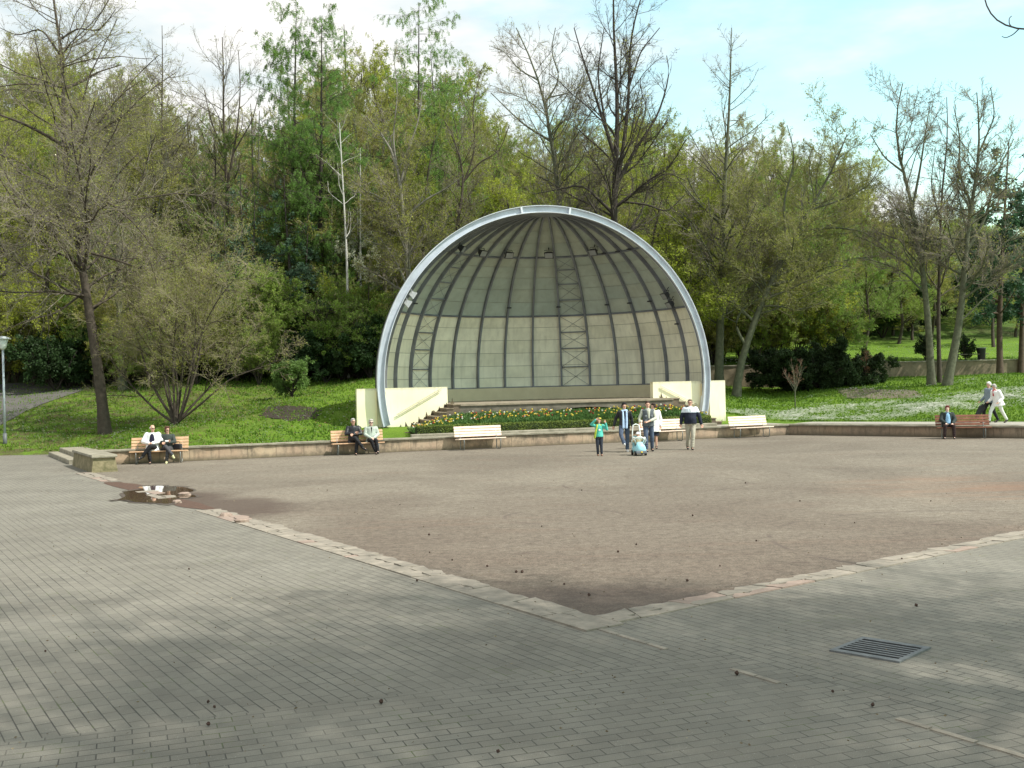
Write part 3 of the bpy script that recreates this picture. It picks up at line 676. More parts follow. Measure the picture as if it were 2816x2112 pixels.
for side, (a, b) in (('l', (uL0, uL1)), ('r', (uR0, uR1))):
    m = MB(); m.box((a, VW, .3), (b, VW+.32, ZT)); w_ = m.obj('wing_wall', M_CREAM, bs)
    # ragged damp fringe climbing along the stair line
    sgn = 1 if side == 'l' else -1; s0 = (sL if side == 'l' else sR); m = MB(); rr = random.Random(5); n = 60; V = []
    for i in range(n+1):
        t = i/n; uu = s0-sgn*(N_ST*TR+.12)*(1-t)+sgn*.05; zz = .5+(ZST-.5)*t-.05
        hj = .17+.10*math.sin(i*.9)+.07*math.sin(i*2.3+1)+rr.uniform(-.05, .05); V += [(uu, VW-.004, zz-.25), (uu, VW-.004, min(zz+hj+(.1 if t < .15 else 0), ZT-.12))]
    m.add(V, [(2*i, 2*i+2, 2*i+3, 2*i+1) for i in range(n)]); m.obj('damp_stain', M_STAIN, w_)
    m = MB()
    p0, p1 = (LU(1090, 1140, VW), LU(1212, 1068, VW)) if side == 'l' else (LU(1816, 1060, VW), LU(1916, 1112, VW))
    for dz in (0, .075): m.tube([(p0[0], VW-.07, p0[1]-dz), (p1[0], VW-.07, p1[1]-dz)], .018, 6)
    for t in (.05, .5, .95): x = p0[0]+(p1[0]-p0[0])*t; z = p0[1]+(p1[1]-p0[1])*t; m.tube([(x, VW, z-.05), (x, VW-.07, z-.04)], .014, 5)
    m.obj('handrail', mat('handrail_metal', (.62, .60, .45), .45, metal=.2), bs)
    # stairs: solid steps, slab noses a little proud
    m = MB()
    for k in range(N_ST):
        z1 = .49+(ZST-.49)*(k+1)/N_ST; z0 = .49+(ZST-.49)*k/N_ST; e = s0-sgn*(N_ST-1-k)*TR; lo, hi = sorted((e-sgn*TR, e+sgn*.0))
        m.box((lo, VF+.0, .3), (hi, VW-.006, z1-.045), 0)
        lo2, hi2 = (lo-.025, hi+.0) if sgn > 0 else (lo+.0, hi+.025)
        m.box((lo2, VF-.03, z1-.044), (hi2, VW-.006, z1), 1)
    m.obj('stairs', [M_STEP, mat('stair_nose', (.22, .175, .12), .9, .3, 6)], bs)
# stage: front wall with a shallow dark arch, floor slab
m = MB(); n = 80; aL, aR = LU(1485, 1115, VF)[0], LU(1745, 1115, VF)[0]; V = []
for i in range(n+1):
    x = sL+(sR-sL)*i/n; t = (x-(aL+aR)/2)/((aR-aL)/2); zb = .3 if abs(t) > 1 else 1.22+.24*(1-t*t)
    V += [(x, VF, zb), (x, VF, ZST-.08), (x, VF+.3, zb), (x, VF+.3, ZST-.08)]
Fs = []
for i in range(n): a = 4*i; b = a+4; Fs += [(a, b, b+1, a+1), (a+2, a+3, b+3, b+2), (a, a+2, b+2, b)]
m.add(V, Fs); m.obj('stage_front', M_STAGE, bs)
m = MB(); out = [(sL, VF-.05), (sR, VF-.05), (sR, VW-.01)]
out += [(uR0, VW-.01)]+[(7.29*math.cos(t), max(7.29*math.sin(t), .52)) for t in np.linspace(.08, math.pi-.08, 40) if True]+[(uL1, VW-.01), (sL, VW-.01)]
m.loft([[(x, y, ZST-.08) for x, y in out], [(x, y, ZST) for x, y in out]]); m.obj('stage_floor', mat('stage_slab', (.26, .22, .16), .9, .3, 3), bs)
m = MB(); rings = [[(rr*math.sin(t), max(rr*math.cos(t), 0)+.02, z) for t in np.linspace(-1.57, 1.57, 60)] for rr, z in ((7.23, ZST), (7.23, 2.33), (7.6, 2.33), (7.6, ZST-1.4))]
m.loft(rings, cap=False); m.F = [f for f in m.F if not (f[0] % 60 == 59)]; m.M = m.M[:len(m.F)]; m.obj('back_wall', M_TAN, bs, smooth=False)

# floodlights hanging in the shell
def floodlight(a, lat, label, group, pale=False, rad=RI-.35, twin=False, arm=None):
    p = LW(*sph(rad, a, R_(lat))[:2]); z = ZC+rad*math.sin(R_(lat)); rz = PHI-a
    root = thing('floodlight', (p[0], p[1], z), label, 'floodlight', rz, group); mm = mat('pale_metal', (.55, .57, .58), .45, .2, 8) if pale else M_DARK
    m = MB(); mt = Matrix.Rotation(R_(35), 4, 'X'); m.loft([[(sx*w, -d, sz*h) for sx, sz in ((-1, -1), (1, -1), (1, 1), (-1, 1))] for w, h, d in ((.10, .08, -.14), (.14, .11, -.06), (.20, .15, .10), (.205, .155, .13))])
    m.V = [q @ np.array(mt)[:3, :3].T for q in m.V]; m.obj('housing', mm, root)
    m = MB(); m.box((-.18, -.135, -.13), (.18, -.132, .13)); m.V = [q @ np.array(mt)[:3, :3].T for q in m.V]; m.obj('lens', mat('lamp_lens', (.25, .26, .26), .1), root)
    m = MB(); m.tube([(-.21, 0, 0), (-.21, .05, .2), (.21, .05, .2), (.21, 0, 0)], .015, 5); m.tube([(0, .05, .2), (0, .16, .36)], .02, 5); m.obj('bracket', mm, root)
    return root
for i, (a, nm) in enumerate(((-62, 'dark floodlight hung in the shell, leftmost of the row of five under the crown'), (-33, 'dark floodlight hung in the shell, second from the left in the row of five'), (-10, 'dark floodlight hung in the shell, middle one of the row of five'), (19, 'dark floodlight hung in the shell, fourth from the left in the row of five'), (52, 'dark floodlight hung in the shell, rightmost of the row of five under the crown'))):
    floodlight(R_(a), 57, nm, 'floodlights hung in the shell')
for a, lat, nm in ((-84, 32.5, 'pale floodlight clamped inside the left side of the arch, upper of two'), (-84, 29.0, 'pale floodlight clamped inside the left side of the arch, lower of two'), (83, 32.5, 'dark open floodlight inside the right side of the arch, upper of two'), (83, 28.6, 'dark open floodlight inside the right side of the arch, lower of two')):
    floodlight(R_(a), lat, nm, 'floodlights at the sides of the arch', pale='pale' in nm, rad=RI-.42)

# ================================================================= FLOWER BED
def wall_at(x, off):
    P = WALL; i = int(np.clip(np.searchsorted(P[:, 0], x)-1, 0, len(P)-2)); a, b = P[i], P[i+1]; t = (x-a[0])/(b[0]-a[0]); p = a+(b-a)*t; d = (b-a)/np.linalg.norm(b-a)
    return p+np.array([-d[1], d[0]])*off
bed_x0, bed_x1 = G(1175, 1190, .6)[0], G(1985, 1165, .6)[0]
def bed_pt(s_, t_):
    """s along the bed 0..1, t from the front kerb 0 to the stage 1"""
    x = bed_x0+(bed_x1-bed_x0)*s_; f = wall_at(x, .86)
    uf = float(np.dot(np.append(f, 0)-D3, ub)); b = LW(uf, VF-.03)[:2]; p = f+(b-f)*t_
    zb = .62+.58*min(1, max(0, (uf-(sL-N_ST*TR))/(N_ST*TR)))*min(1, max(0, ((sR+N_ST*TR)-uf)/(N_ST*TR)))
    return np.array([p[0], p[1], .60+(zb-.60)*t_**.8])
m = MB(); n, k = 60, 8; V = [bed_pt(i/n, j/k) for i in range(n+1) for j in range(k+1)]
m.add(V, [(i*(k+1)+j, (i+1)*(k+1)+j, (i+1)*(k+1)+j+1, i*(k+1)+j+1) for i in range(n) for j in range(k)]); structure(m.obj('flower_bed_soil', M_SOIL, smooth=True))
kp = [wall_at(x, .68) for x in np.linspace(bed_x0-.25, bed_x1+.1, 14)]
kb = thing('bed_kerb', (kp[0][0], kp[0][1], 0), 'narrow stone kerb along the front of the tulip bed', 'kerb'); m = MB(); rings = []
for i, p in enumerate(kp):
    d = (kp[min(i+1, 13)]-kp[max(i-1, 0)]); d /= np.linalg.norm(d); q = np.array([-d[1], d[0]]); p = p-kp[0]
    rings.append([(*p, .4), (*(p+q*.0), .60), (*(p+q*.03), .625), (*(p+q*.19), .625), (*(p+q*.2), .4)])
m.loft(rings); m.obj('kerb_stone', M_COPE, kb)
def leaf_quads(P, s, rng, flat=0., asp=1.6, droop=None):
    M = len(P); a = rng.normal(size=(M, 3)); a /= np.linalg.norm(a, axis=1)[:, None]; 
    if flat: a[:, 2] *= (1-flat); a /= np.linalg.norm(a, axis=1)[:, None]
    if droop is not None: a = a*.5+np.array([0, 0, -1.])*droop; a /= np.linalg.norm(a, axis=1)[:, None]
    b = np.cross(a, rng.normal(size=(M, 3))); b /= np.linalg.norm(b, axis=1)[:, None]; s = (np.asarray(s)*rng.uniform(.6, 1.3, M))[:, None]
    V = np.stack([P-a*s*asp, P-b*s*.8, P+a*s*asp, P+b*s*.8], 1).reshape(-1, 3); Q = np.arange(4*M).reshape(M, 4); return V, Q
rng = np.random.default_rng(11)
# clipped box hedge
hg = thing('box_hedge', (bed_pt(0, 0)[0], bed_pt(0, 0)[1], .6), 'low clipped green hedge edging the front of the tulip bed', 'hedge'); ho = np.array(hg.location)
n = 50; hp = [bed_pt(.002+.996*i/n, .02) for i in range(n+1)]; m = MB(); rings = []
for i, p in enumerate(hp):
    q = np.array([-.31, .95]); j = rng.normal(0, .012, 3); rings.append([tuple(np.array([*(p[:2]+q*a), z])-ho) for a, z in ((.03+j[0], .58), (.02+j[1], .80), (.08, .90+j[2]), (.34, .90+j[2]), (.4, .8), (.4, .55))])
m.loft(rings); m.obj('core', mat('hedge_core', (.022, .035, .010), .9), hg)
P = []
for _ in range(16000):
    i = rng.integers(0, n); t = rng.random(); p = hp[i]*(1-t)+hp[i+1]*t; e = rng.random()
    if e < .5: a, z = rng.normal(.02, .02), rng.uniform(.60, .91)
    else: a, z = rng.uniform(0, .4), .915+rng.normal(0, .02)
    P.append((p[0]-.31*a, p[1]+.95*a, z))
V, Q = leaf_quads(np.array(P)-ho, .020, rng, asp=1.1); link('leaves', fastmesh('leaves', V, [Q], [mat('box_leaf', (.15, .20, .035), .6, .5, 6, trans=.2)]), hg)
# leaves of the bulbs (stuff) and each flower
nB = 15000; S = rng.random(nB); Tt = rng.uniform(.22, 1, nB)**.9; B = np.array([bed_pt(a, b) for a, b in zip(S, Tt)]); F0 = np.array([bed_pt(a, 0) for a in S]); kk = np.hypot(B[:, 0]-F0[:, 0], B[:, 1]-F0[:, 1]) > .5; B = B[kk]; nB = len(B)
hh = rng.uniform(.12, .27, nB); an = rng.uniform(0, 6.28, nB); dx = np.stack([np.cos(an), np.sin(an), np.zeros(nB)], 1); lean = rng.normal(0, .09, (nB, 3)); lean[:, 2] = 0
wd = rng.uniform(.012, .026, nB)[:, None]
V = np.stack([B-dx*wd*.6, B+dx*wd*.6, B+dx*wd+lean*.5+np.array([0, 0, 1])*hh[:, None]*.55, B+lean*1.3+np.array([0, 0, 1])*hh[:, None], B-dx*wd+lean*.5+np.array([0, 0, 1])*hh[:, None]*.55], 1).reshape(-1, 3)
q = np.arange(nB)*5; Qa = np.stack([q, q+1, q+2, q+4], 1); Tb = np.stack([q+4, q+2, q+3], 1)
tag(link('bulb_leaves', fastmesh('bulb_leaves', V, [Qa, Tb], [mat('tulip_leaf', (.115, .215, .060), .5, .5, 7, trans=.3)])), 'green upright tulip leaves filling the flower bed', 'plants', kind='stuff')
FC = {'yellow': (.66, .52, .07), 'red': (.36, .03, .03), 'orange': (.60, .28, .07), 'white': (.66, .66, .56)}
protos = {}
for nm, c in FC.items():
    m = MB(); m.tube([(0, 0, 0), (.004, 0, .15), (0, .003, .28)], .005, 4, 0); rr = random.Random(hash(nm) % 99)
    m.loft([[(k_*math.cos(t)*(1+.18*math.cos(3*t)), k_*math.sin(t)*(1+.18*math.cos(3*t)), z) for t in np.arange(9)/9*6.283] for k_, z in ((.008, .272), (.034, .292), (.042, .318), (.034, .345), (.018, .352))], 1)
    me = m.mesh('tulip', [mat('stem_green', (.12, .24, .06), .5), mat('petal_'+nm, c, .5, .1, 20, trans=.25)]); protos[nm] = me
for i in range(285):
    nm = rng.choice(list(FC), p=[.50, .15, .16, .19]); a = rng.random(); b = rng.uniform(.2, .97); p = bed_pt(a, b); f0 = bed_pt(a, 0)
    while math.hypot(p[0]-f0[0], p[1]-f0[1]) < .55: a = rng.random(); b = rng.uniform(.3, .97); p = bed_pt(a, b); f0 = bed_pt(a, 0)
    o = link('tulip', protos[nm], None, (p[0], p[1], p[2]-.02)); k_ = rng.uniform(.65, 1.05); o.scale = (k_, k_, rng.uniform(.72, 1.0)); o.rotation_euler = (rng.normal(0, .1), rng.normal(0, .1), rng.uniform(0, 6))
    tag(o, '%s flower standing among the leaves of the bed below the stage' % nm, 'flower', '%s flowers in the bed' % nm)

# ================================================================= BENCHES
M_LEG = mat('bench_steel', (.20, .21, .20), .45, .2, 10, metal=.4)
WOODS = {'warm': mat('wood_warm', (.60, .38, .23), .55, .22, 5, bump=.15, bscale=30), 'pale': mat('wood_sunlit', (.80, .63, .50), .55, .15, 5, bump=.15, bscale=30), 'dark': mat('wood_dark', (.24, .105, .065), .5, .3, 5, bump=.15, bscale=30)}  # the pale set has strong sunlight put into its wood colour
def bench_at(px, py, rz, wood, label, L=1.95, back_z=0):
    p = G(px, py); root = thing('park_bench', (p[0], p[1], 0), label, 'bench', rz, 'park benches along the low wall')
    m = MB()
    for k in range(4): m.cbox((0, -.20+k*.115, .435-.008*k), (L, .098, .038))
    m.obj('seat', WOODS[wood], root)
    m = MB()
    for k in range(4): mt = Matrix.Translation((0, .262+.028*k, .545+.105*k)) @ Matrix.Rotation(R_(-15), 4, 'X'); m.cbox((0, 0, 0), (L, .03, .088), 0, mt)
    m.obj('backrest', WOODS[wood], root)
    for sx in (-1, 1):
        m = MB(); x = sx*L*.385; m.tube([(x, -.22, .41), (x, -.23, .3), (x, -.20, .05), (x, -.15, .018), (x, .16, .018), (x, .22, .06), (x, .215, .38), (x, .25, .52), (x, .375, .88)], .019, 7)
        m.tube([(x, -.22, .405), (x, .215, .385)], .017, 6); m.obj('leg', M_LEG, root, smooth=True)
    return root
WR = math.atan2(.332, .943)
bench_at(438, 1274, R_(10), 'warm', 'orange brown slatted bench under the seated couple at the left end')
bench_at(985, 1250, R_(15), 'warm', 'orange brown slatted bench under the couple beside the left wing wall')
bench_at(1322, 1236, R_(22), 'pale', 'empty sunlit pale bench in front of the hedge, left of the walking group')
bench_at(1826, 1214.5, R_(22), 'pale', 'sunlit pale bench half hidden behind the walking group')
bench_at(2068, 1203, R_(24), 'pale', 'empty sunlit pale bench right of the bandstand, before the daisy lawn')
bench_at(2650, 1206, R_(-14), 'dark', 'dark red brown bench with the seated woman at the far right')

# ================================================================= SMALL THINGS
# drain grate
cs = [G(x, y) for x, y in ((2272, 1791), (2387, 1756), (2573, 1785), (2455, 1822))]; c0 = sum(cs)/4
e1 = (cs[2]-cs[1]+cs[3]-cs[0])/2; gz = math.atan2(e1[1], e1[0]); root = thing('drain_grate', (c0[0], c0[1], 0), 'square cast iron drain grate with seven long slots let into the paving', 'drain grate', gz)
m = MB(); h = .325; iw = .28
for lo, hi in (((-h, -h, -.02), (h, -iw+.03, .016)), ((-h, iw-.03, -.02), (h, h, .016)), ((-h, -iw+.03, -.02), (-iw, iw-.03, .016)), ((iw, -iw+.03, -.02), (h, iw-.03, .016))): m.box(lo, hi)
M_IRON = mat('cast_iron', (.155, .16, .16), .65, .25, 12, metal=.3, bump=.2, bscale=60); m.obj('frame', M_IRON, root)
m = MB(); m.box((-iw, -iw+.03, -.02), (iw, iw-.03, .0115)); m.obj('pit_shade', mat('pit_shade_black', (.004, .004, .004), 1), root)  # black slab stands in for the darkness of the pit below
for k in range(1, 7): y = -.25+.5*k/7; m = MB(); m.cbox((0, y, .0115), (2*iw, .030, .009)); m.obj('bar', M_IRON, root)
# street lamp
p = T(14, 1222); root = thing('street_lamp', tuple(p), 'tall grey metal park lamp on the grass at the left edge', 'street lamp')
m = MB(); m.tube([(0, 0, -.2), (0, 0, .45)], .085, 12); m.obj('base', mat('lamp_base', (.12, .13, .13), .5), root, smooth=True)
m = MB(); m.tube([(0, 0, .4), (0, 0, 4.15)], [.052, .045], 12); m.obj('pole', mat('galvanised', (.42, .47, .50), .5, .15, 6, metal=.3), root, smooth=True)
m = MB(); m.loft([[(r_*math.cos(t), r_*math.sin(t), z) for t in np.arange(16)/16*6.283] for r_, z in ((.07, 4.12), (.13, 4.2), (.23, 4.58))]); m.obj('lamp_glass', mat('milk_glass', (.55, .60, .55), .25), root, smooth=True)
m = MB(); m.loft([[(r_*math.cos(t), r_*math.sin(t), z) for t in np.arange(20)/20*6.283] for r_, z in ((.33, 4.58), (.34, 4.61), (.2, 4.68), (.04, 4.72))]); m.obj('lamp_hood', mat('lamp_hood', (.62, .66, .66), .4), root)
# small marker post beside the path
p = T(226, 1044); root = thing('marker_post', tuple(p), 'small yellow post with a red plate standing by the footpath', 'marker post')
m = MB(); m.loft([[(-.07, -.05, z), (.07, -.05, z), (.07, .05, z), (-.07, .05, z)] for z in (-.1, 1.02)]); m.obj('post', mat('yellow_paint', (.72, .58, .22), .6, .2, 8), root)
m = MB(); m.cbox((-.03, -.06, 1.25), (.42, .03, .18)); m.box((-.02, -.05, 1.0), (.02, -.03, 1.2)); m.obj('plate', mat('red_paint', (.55, .12, .08), .6, .2, 8), root)
# litter bin and low table on the terrace at the right
p = T(2700, 1022); root = thing('litter_bin', tuple(p), 'dark litter bin on the terrace behind the right trees', 'litter bin')
m = MB(); m.loft([[(r_*math.cos(t), r_*math.sin(t), z) for t in np.arange(14)/14*6.283] for r_, z in ((.2, 0), (.25, .75), (.27, .78))]); m.obj('drum', M_DARK, root, smooth=True)
m = MB(); m.loft([[(r_*math.cos(t), r_*math.sin(t), z) for t in np.arange(14)/14*6.283] for r_, z in ((.285, .785), (.285, .83), (.24, .84))]); m.obj('rim', M_LEG, root)
p = T(2665, 1023); root = thing('park_bench', tuple(p), 'small weathered backless bench near the bin on the far terrace', 'bench', R_(4))
m = MB(); [m.cbox((0, y, .45), (2.3, .12, .05)) for y in (-.14, 0, .14)]; m.obj('seat', mat('grey_wood', (.16, .15, .11), .9), root)
for sx in (-.8, .8): m = MB(); m.cbox((sx, 0, .2), (.12, .36, .44)); m.obj('leg', M_STAGE, root)
# soil beds on the lawns
def patch(name, pts, m_, lift=.035, amp=.0, seed=1):
    r = np.random.default_rng(seed); P = [T(x, y) for x, y in pts]; P = np.array([p[:2] for p in P]); n = len(P); O = []
    for i in range(n):
        a, b = P[i], P[(i+1) % n]; k = max(2, int(np.linalg.norm(b-a)/.25))
        for j in range(k): O.append(a+(b-a)*j/k+r.normal(0, amp, 2))
    O = np.array(O); c = O.mean(0); V = []; N = len(O)
    for f in (1., .82, .6, .35, .12):
        for p in O: q = c+(p-c)*f; V.append((q[0], q[1], float(height(q[0], q[1]))+lift*(.3 if f == 1 else 1)+r.normal(0, .01)))
    Fs = [(k*N+i, k*N+(i+1) % N, (k+1)*N+(i+1) % N, (k+1)*N+i) for k in range(4) for i in range(N)]+[tuple(4*N+i for i in range(N))]
    m = MB(); m.add(V, Fs); return structure(m.obj(name, m_))
patch('soil_bed', [(705, 1128), (742, 1120), (800, 1116), (862, 1121), (888, 1136), (868, 1153), (815, 1160), (760, 1153), (722, 1146)], mat('dark_soil', (.050, .038, .026), .95, scale=6, col2=(.020, .016, .012), bump=.8, bscale=30), amp=.10, seed=3)
patch('soil_bed', [(2297, 1069), (2400, 1071), (2515, 1073), (2545, 1094), (2440, 1097), (2325, 1096)], mat('stony_soil', (.20, .18, .12), .95, scale=30, col2=(.07, .055, .04), bump=.8, bscale=40), amp=.05, seed=4)
# cones and twigs lying on the paving and the square
M_CONE = mat('cone_brown', (.055, .032, .024), .9, .4, 60)
m = MB(); rr = random.Random(1)
rings = []
for z, r_ in ((-.022, .006), (-.016, .017), (-.004, .022), (.008, .019), (.018, .010), (.024, .003)): rings.append([(r_*(1.18 if k % 2 else .86)*math.cos(k*.698), r_*(1.18 if k % 2 else .86)*math.sin(k*.698), z) for k in range(9)])
m.loft(rings); cone = m.mesh('cone', [M_CONE])
spots = [(573, 1936), (573, 1998), (590, 1950), (1048, 1936), (1370, 2074), (125, 1796), (520, 1568), (1147, 1600), (1244, 1543), (1420, 1576), (1436, 1576), (2520, 1669), (2026, 1857), (1180, 1473), (1182, 1522), (2290, 1908), (2400, 1945), (1750, 1500), (1980, 1560), (2080, 1490), (1905, 1420), (1340, 1560), (1552, 1610), (1620, 1640), (1700, 1520), (1490, 1450), (1600, 1350), (2200, 1380), (2350, 1440), (2050, 1330), (2560, 1380), (1100, 1390), (900, 1350), (2480, 1540), (1890, 1600)]
for i, (x, y) in enumerate(spots):
    p = G(x, y); o = link('fallen_cone', cone, None, (p[0], p[1], .020)); s_ = rr.uniform(.5, .95); o.scale = (s_, s_, s_*.9); o.rotation_euler = (rr.uniform(1.2, 1.8), rr.uniform(0, 1), rr.uniform(0, 6))
    tag(o, 'small dark brown alder cone lying loose on the ground of the open area', 'cone', 'fallen cones scattered on the ground')
# pale crumbs and leaf scraps as one scatter
rng = np.random.default_rng(5); n = 1500; yy = rng.uniform(7, 36, n); xx = rng.uniform(-.48, .48, n)*yy; P = np.stack([xx, yy, np.full(n, .022)], 1)
V, Q = leaf_quads(P, .008, rng, flat=.9); tag(link('leaf_litter', fastmesh('leaf_litter', V, [Q], [mat('crumb', (.30, .25, .16), .9, scale=2, col2=(.07, .045, .03))])), 'scattered crumbs and leaf scraps over paving and square', 'litter', kind='stuff')

# ================================================================= GRASS TUFTS AND DAISIES
rng = np.random.default_rng(8)
def inside_path(px): return False
def lawn_points(n, x0, x1, y0, y1):
    x = rng.uniform(x0, x1, n); y = rng.uniform(y0, y1, n); s1, s2, s3 = sides(x, y); s = np.maximum(np.minimum(s1, s3), s2)
    d = np.hypot(x-DOME[0], y-DOME[1]); t = np.degrees(np.arctan2(y-DOME[1], x-DOME[0]))
    k = (s > .5) & (d > 8.2) & ~((x > -5.6) & (x < 12) & (s1 < 2.7) & (s2 < 0)) & ~((s2 > 0) & (s2 < 2.4+.11*np.clip(x-12, 0, 20))); k &= ~((x > 8) & (s1 < 2.5) & (s2 < 1.5))
    x, y = x[k], y[k]; v = np.abs(x/y) < .5; x, y = x[v], y[v]; return np.stack([x, y, height(x, y)], 1)
# keep grass off the footpath: test against its drawn corridor
pathob = bpy.data.objects['path']; PV = np.array([v.co[:] for v in pathob.data.vertices])[::7, :2]
def worn_cut(P):
    x, y = P[:, 0], P[:, 1]; f = np.sin(x*1.7+np.sin(y*1.3))*np.sin(y*2.1+.8*np.sin(x*.9))+.5*np.sin(x*4.1+y*2.7); k = (x < -6) & (y < 60); return P[~(k & (f > .25) & (rng.random(len(P)) < .75))]
def off_path(P):
    k = np.ones(len(P), bool); near = P[:, 0] < -13
    idx = np.where(near)[0]
    for c in range(0, len(idx), 4000):
        ii = idx[c:c+4000]; d = np.min(np.hypot(P[ii, 0][:, None]-PV[:, 0], P[ii, 1][:, None]-PV[:, 1]), axis=1); k[ii] = d > .30
    return P[k]
P = worn_cut(off_path(np.concatenate([lawn_points(80000, -26, 26, 34, 50), lawn_points(70000, -30, 32, 50, 66)]))); n = len(P)
hh = rng.uniform(.04, .11, n); dx = rng.normal(size=(n, 3)); dx[:, 2] = 0; dx /= np.linalg.norm(dx, axis=1)[:, None]; wd = rng.uniform(.02, .05, n)[:, None]
V = np.stack([P-dx*wd, P+dx*wd, P+rng.normal(0, .03, (n, 3))+np.array([0, 0, 1])*hh[:, None]], 1).reshape(-1, 3)
tag(link('grass', fastmesh('grass', V, [np.arange(3*n).reshape(n, 3)], [mat('grass_blade', (.170, .290, .022), .6, scale=.7, col2=(.060, .125, .014), trans=.35)])), 'bright green spring grass tufts over the lawns', 'grass', kind='stuff')
nL = 9000; PL = lawn_points(nL, -24, 10, 35, 64); PL = PL[(PL[:, 0] < -5) | (rng.random(len(PL)) < .15)]; PL[:, 2] += .05; V, Q = leaf_quads(PL, .028, rng, flat=.6, asp=1.2)
tag(link('dead_leaves', fastmesh('dead_leaves', V, [Q], [mat('dead_leaf', (.22, .15, .07), .9, scale=2, col2=(.10, .065, .03))])), 'brown dead leaves scattered over the lawns under the trees', 'leaves', kind='stuff')
# daisies in drifts
cen = np.concatenate([lawn_points(800, 9, 26, 47.5, 53.5), lawn_points(200, 9, 27, 44, 59)]); PP = []
for c in cen:
    k = int(5+60*rng.random()**2.2*(1.0 if c[1] < 53 else .5)); PP.append(np.stack([c[0]+rng.normal(0, .24, k), c[1]+rng.normal(0, .22, k)], 1))
PP = np.concatenate(PP); PP = PP[(PP[:, 1] > 46)]; f = np.sin(PP[:, 0]*1.1+2*np.sin(PP[:, 1]*.9))+.6*np.sin(PP[:, 1]*2.1+PP[:, 0]*.5); f2 = np.sin(PP[:, 0]*1.3+PP[:, 1]*.8)+np.sin(PP[:, 0]*.55-PP[:, 1]*1.1+1); PP = PP[rng.random(len(PP)) < np.clip(.6+.22*f2, .1, 1)]
P1 = np.stack([PP[:, 0], PP[:, 1], height(PP[:, 0], PP[:, 1])], 1); s1, s2, s3 = sides(P1[:, 0], P1[:, 1]); P1 = P1[(s2 > 2.5+.1*np.clip(P1[:, 0]-12, 0, 20)) | ((s1 > 2.6) & (s2 < 0))]
P2_ = lawn_points(9000, -26, -4, 36, 60); P2_ = P2_[rng.random(len(P2_)) < .22]; P3_ = lawn_points(5000, 10, 40, 66, 76); P = off_path(np.concatenate([P1, P2_, P3_[rng.random(len(P3_)) < .4]])); P[:, 2] += .09
V, Q = leaf_quads(P, .032, rng, flat=0, asp=1.0)
n = len(P); s_ = rng.uniform(.028, .052, n)[:, None]; X1 = np.array([1, 0, 0.]); Y1 = np.array([0, .8, -.55])
V = np.stack([P-X1*s_, P-Y1*s_, P+X1*s_, P+Y1*s_], 1).reshape(-1, 3); tag(link('daisies', fastmesh('daisies', V, [np.arange(4*n).reshape(n, 4)[:, ::-1]], [mat('daisy_white', (.85, .85, .80), .7)])), 'white daisies sprinkled in drifts over the lawns', 'daisies', kind='stuff')

# ================================================================= TREES
def unit(a): return a/(np.linalg.norm(a, axis=-1, keepdims=True)+1e-9)
def strands(S, Dn, L, Rd, n, wander, trop, taper, rng, tropv=(0, 0, 1.)):
    M = len(S); P = np.zeros((M, n, 3)); P[:, 0] = S; d = unit(Dn.copy()); tv = np.array(tropv)
    for i in range(1, n):
        d = unit(d+rng.normal(0, wander, (M, 3))+trop*tv); P[:, i] = P[:, i-1]+d*(L/(n-1))[:, None]
    return P, Rd[:, None]*(1-(1-taper)*np.linspace(0, 1, n))[None, :]
def spawn(P, Rr, L, count, tmin, tmax, ang, angv, ratio, rratio, rng, shape=None, flat=0.):
    M, n, _ = P.shape; K = int(M*count); idx = rng.choice(M, K, p=L/L.sum()) if M > 1 else np.zeros(K, int); t = rng.uniform(tmin, tmax, K); f = t*(n-1); i = np.minimum(f.astype(int), n-2); u = (f-i)[:, None]
    p = P[idx, i]*(1-u)+P[idx, i+1]*u; tan = unit(P[idx, i+1]-P[idx, i]); r = Rr[idx, i]*(1-u[:, 0])+Rr[idx, i+1]*u[:, 0]
    q = rng.normal(size=(K, 3)); q[:, 2] *= (1-flat); q = unit(q-tan*np.sum(q*tan, 1)[:, None]); a = np.radians(rng.normal(ang, angv, K))[:, None]
    d = tan*np.cos(a)+q*np.sin(a); sh = shape(t) if shape is not None else 1.05-.6*t
    return p, d, L[idx]*ratio*sh*rng.uniform(.65, 1.3, K), np.maximum(r*rratio, .0035)
def tubes(P, Rr, k, off):
    M, n, _ = P.shape; tan = unit(np.gradient(P, axis=1)); ref = np.zeros_like(tan); ref[..., 2] = 1.; v = np.abs(tan[:, :1, 2:3]) > .9; ref = np.where(v, np.array([1., 0, 0]), ref)
    a = unit(np.cross(tan, ref)); b = np.cross(tan, a); th = np.arange(k)/k*2*np.pi
    V = P[:, :, None, :]+Rr[:, :, None, None]*(np.cos(th)[None, None, :, None]*a[:, :, None, :]+np.sin(th)[None, None, :, None]*b[:, :, None, :])
    base = off+np.arange(M)[:, None, None]*(n*k)+np.arange(n-1)[None, :, None]*k; j = np.arange(k); A = base+j; B = base+(j+1) % k
    return V.reshape(-1, 3), np.stack([A, B, B+k, A+k], -1).reshape(-1, 4)
def resample(pts, n):
    pts = np.asarray(pts, float); s = np.concatenate([[0], np.cumsum(np.linalg.norm(np.diff(pts, axis=0), axis=1))]); t = np.linspace(0, s[-1], n)
    Q = np.stack([np.interp(t, s, pts[:, c]) for c in range(3)], 1)
    for _ in range(2): Q[1:-1] = Q[1:-1]*.5+.25*(Q[:-2]+Q[2:])
    return Q, s[-1]
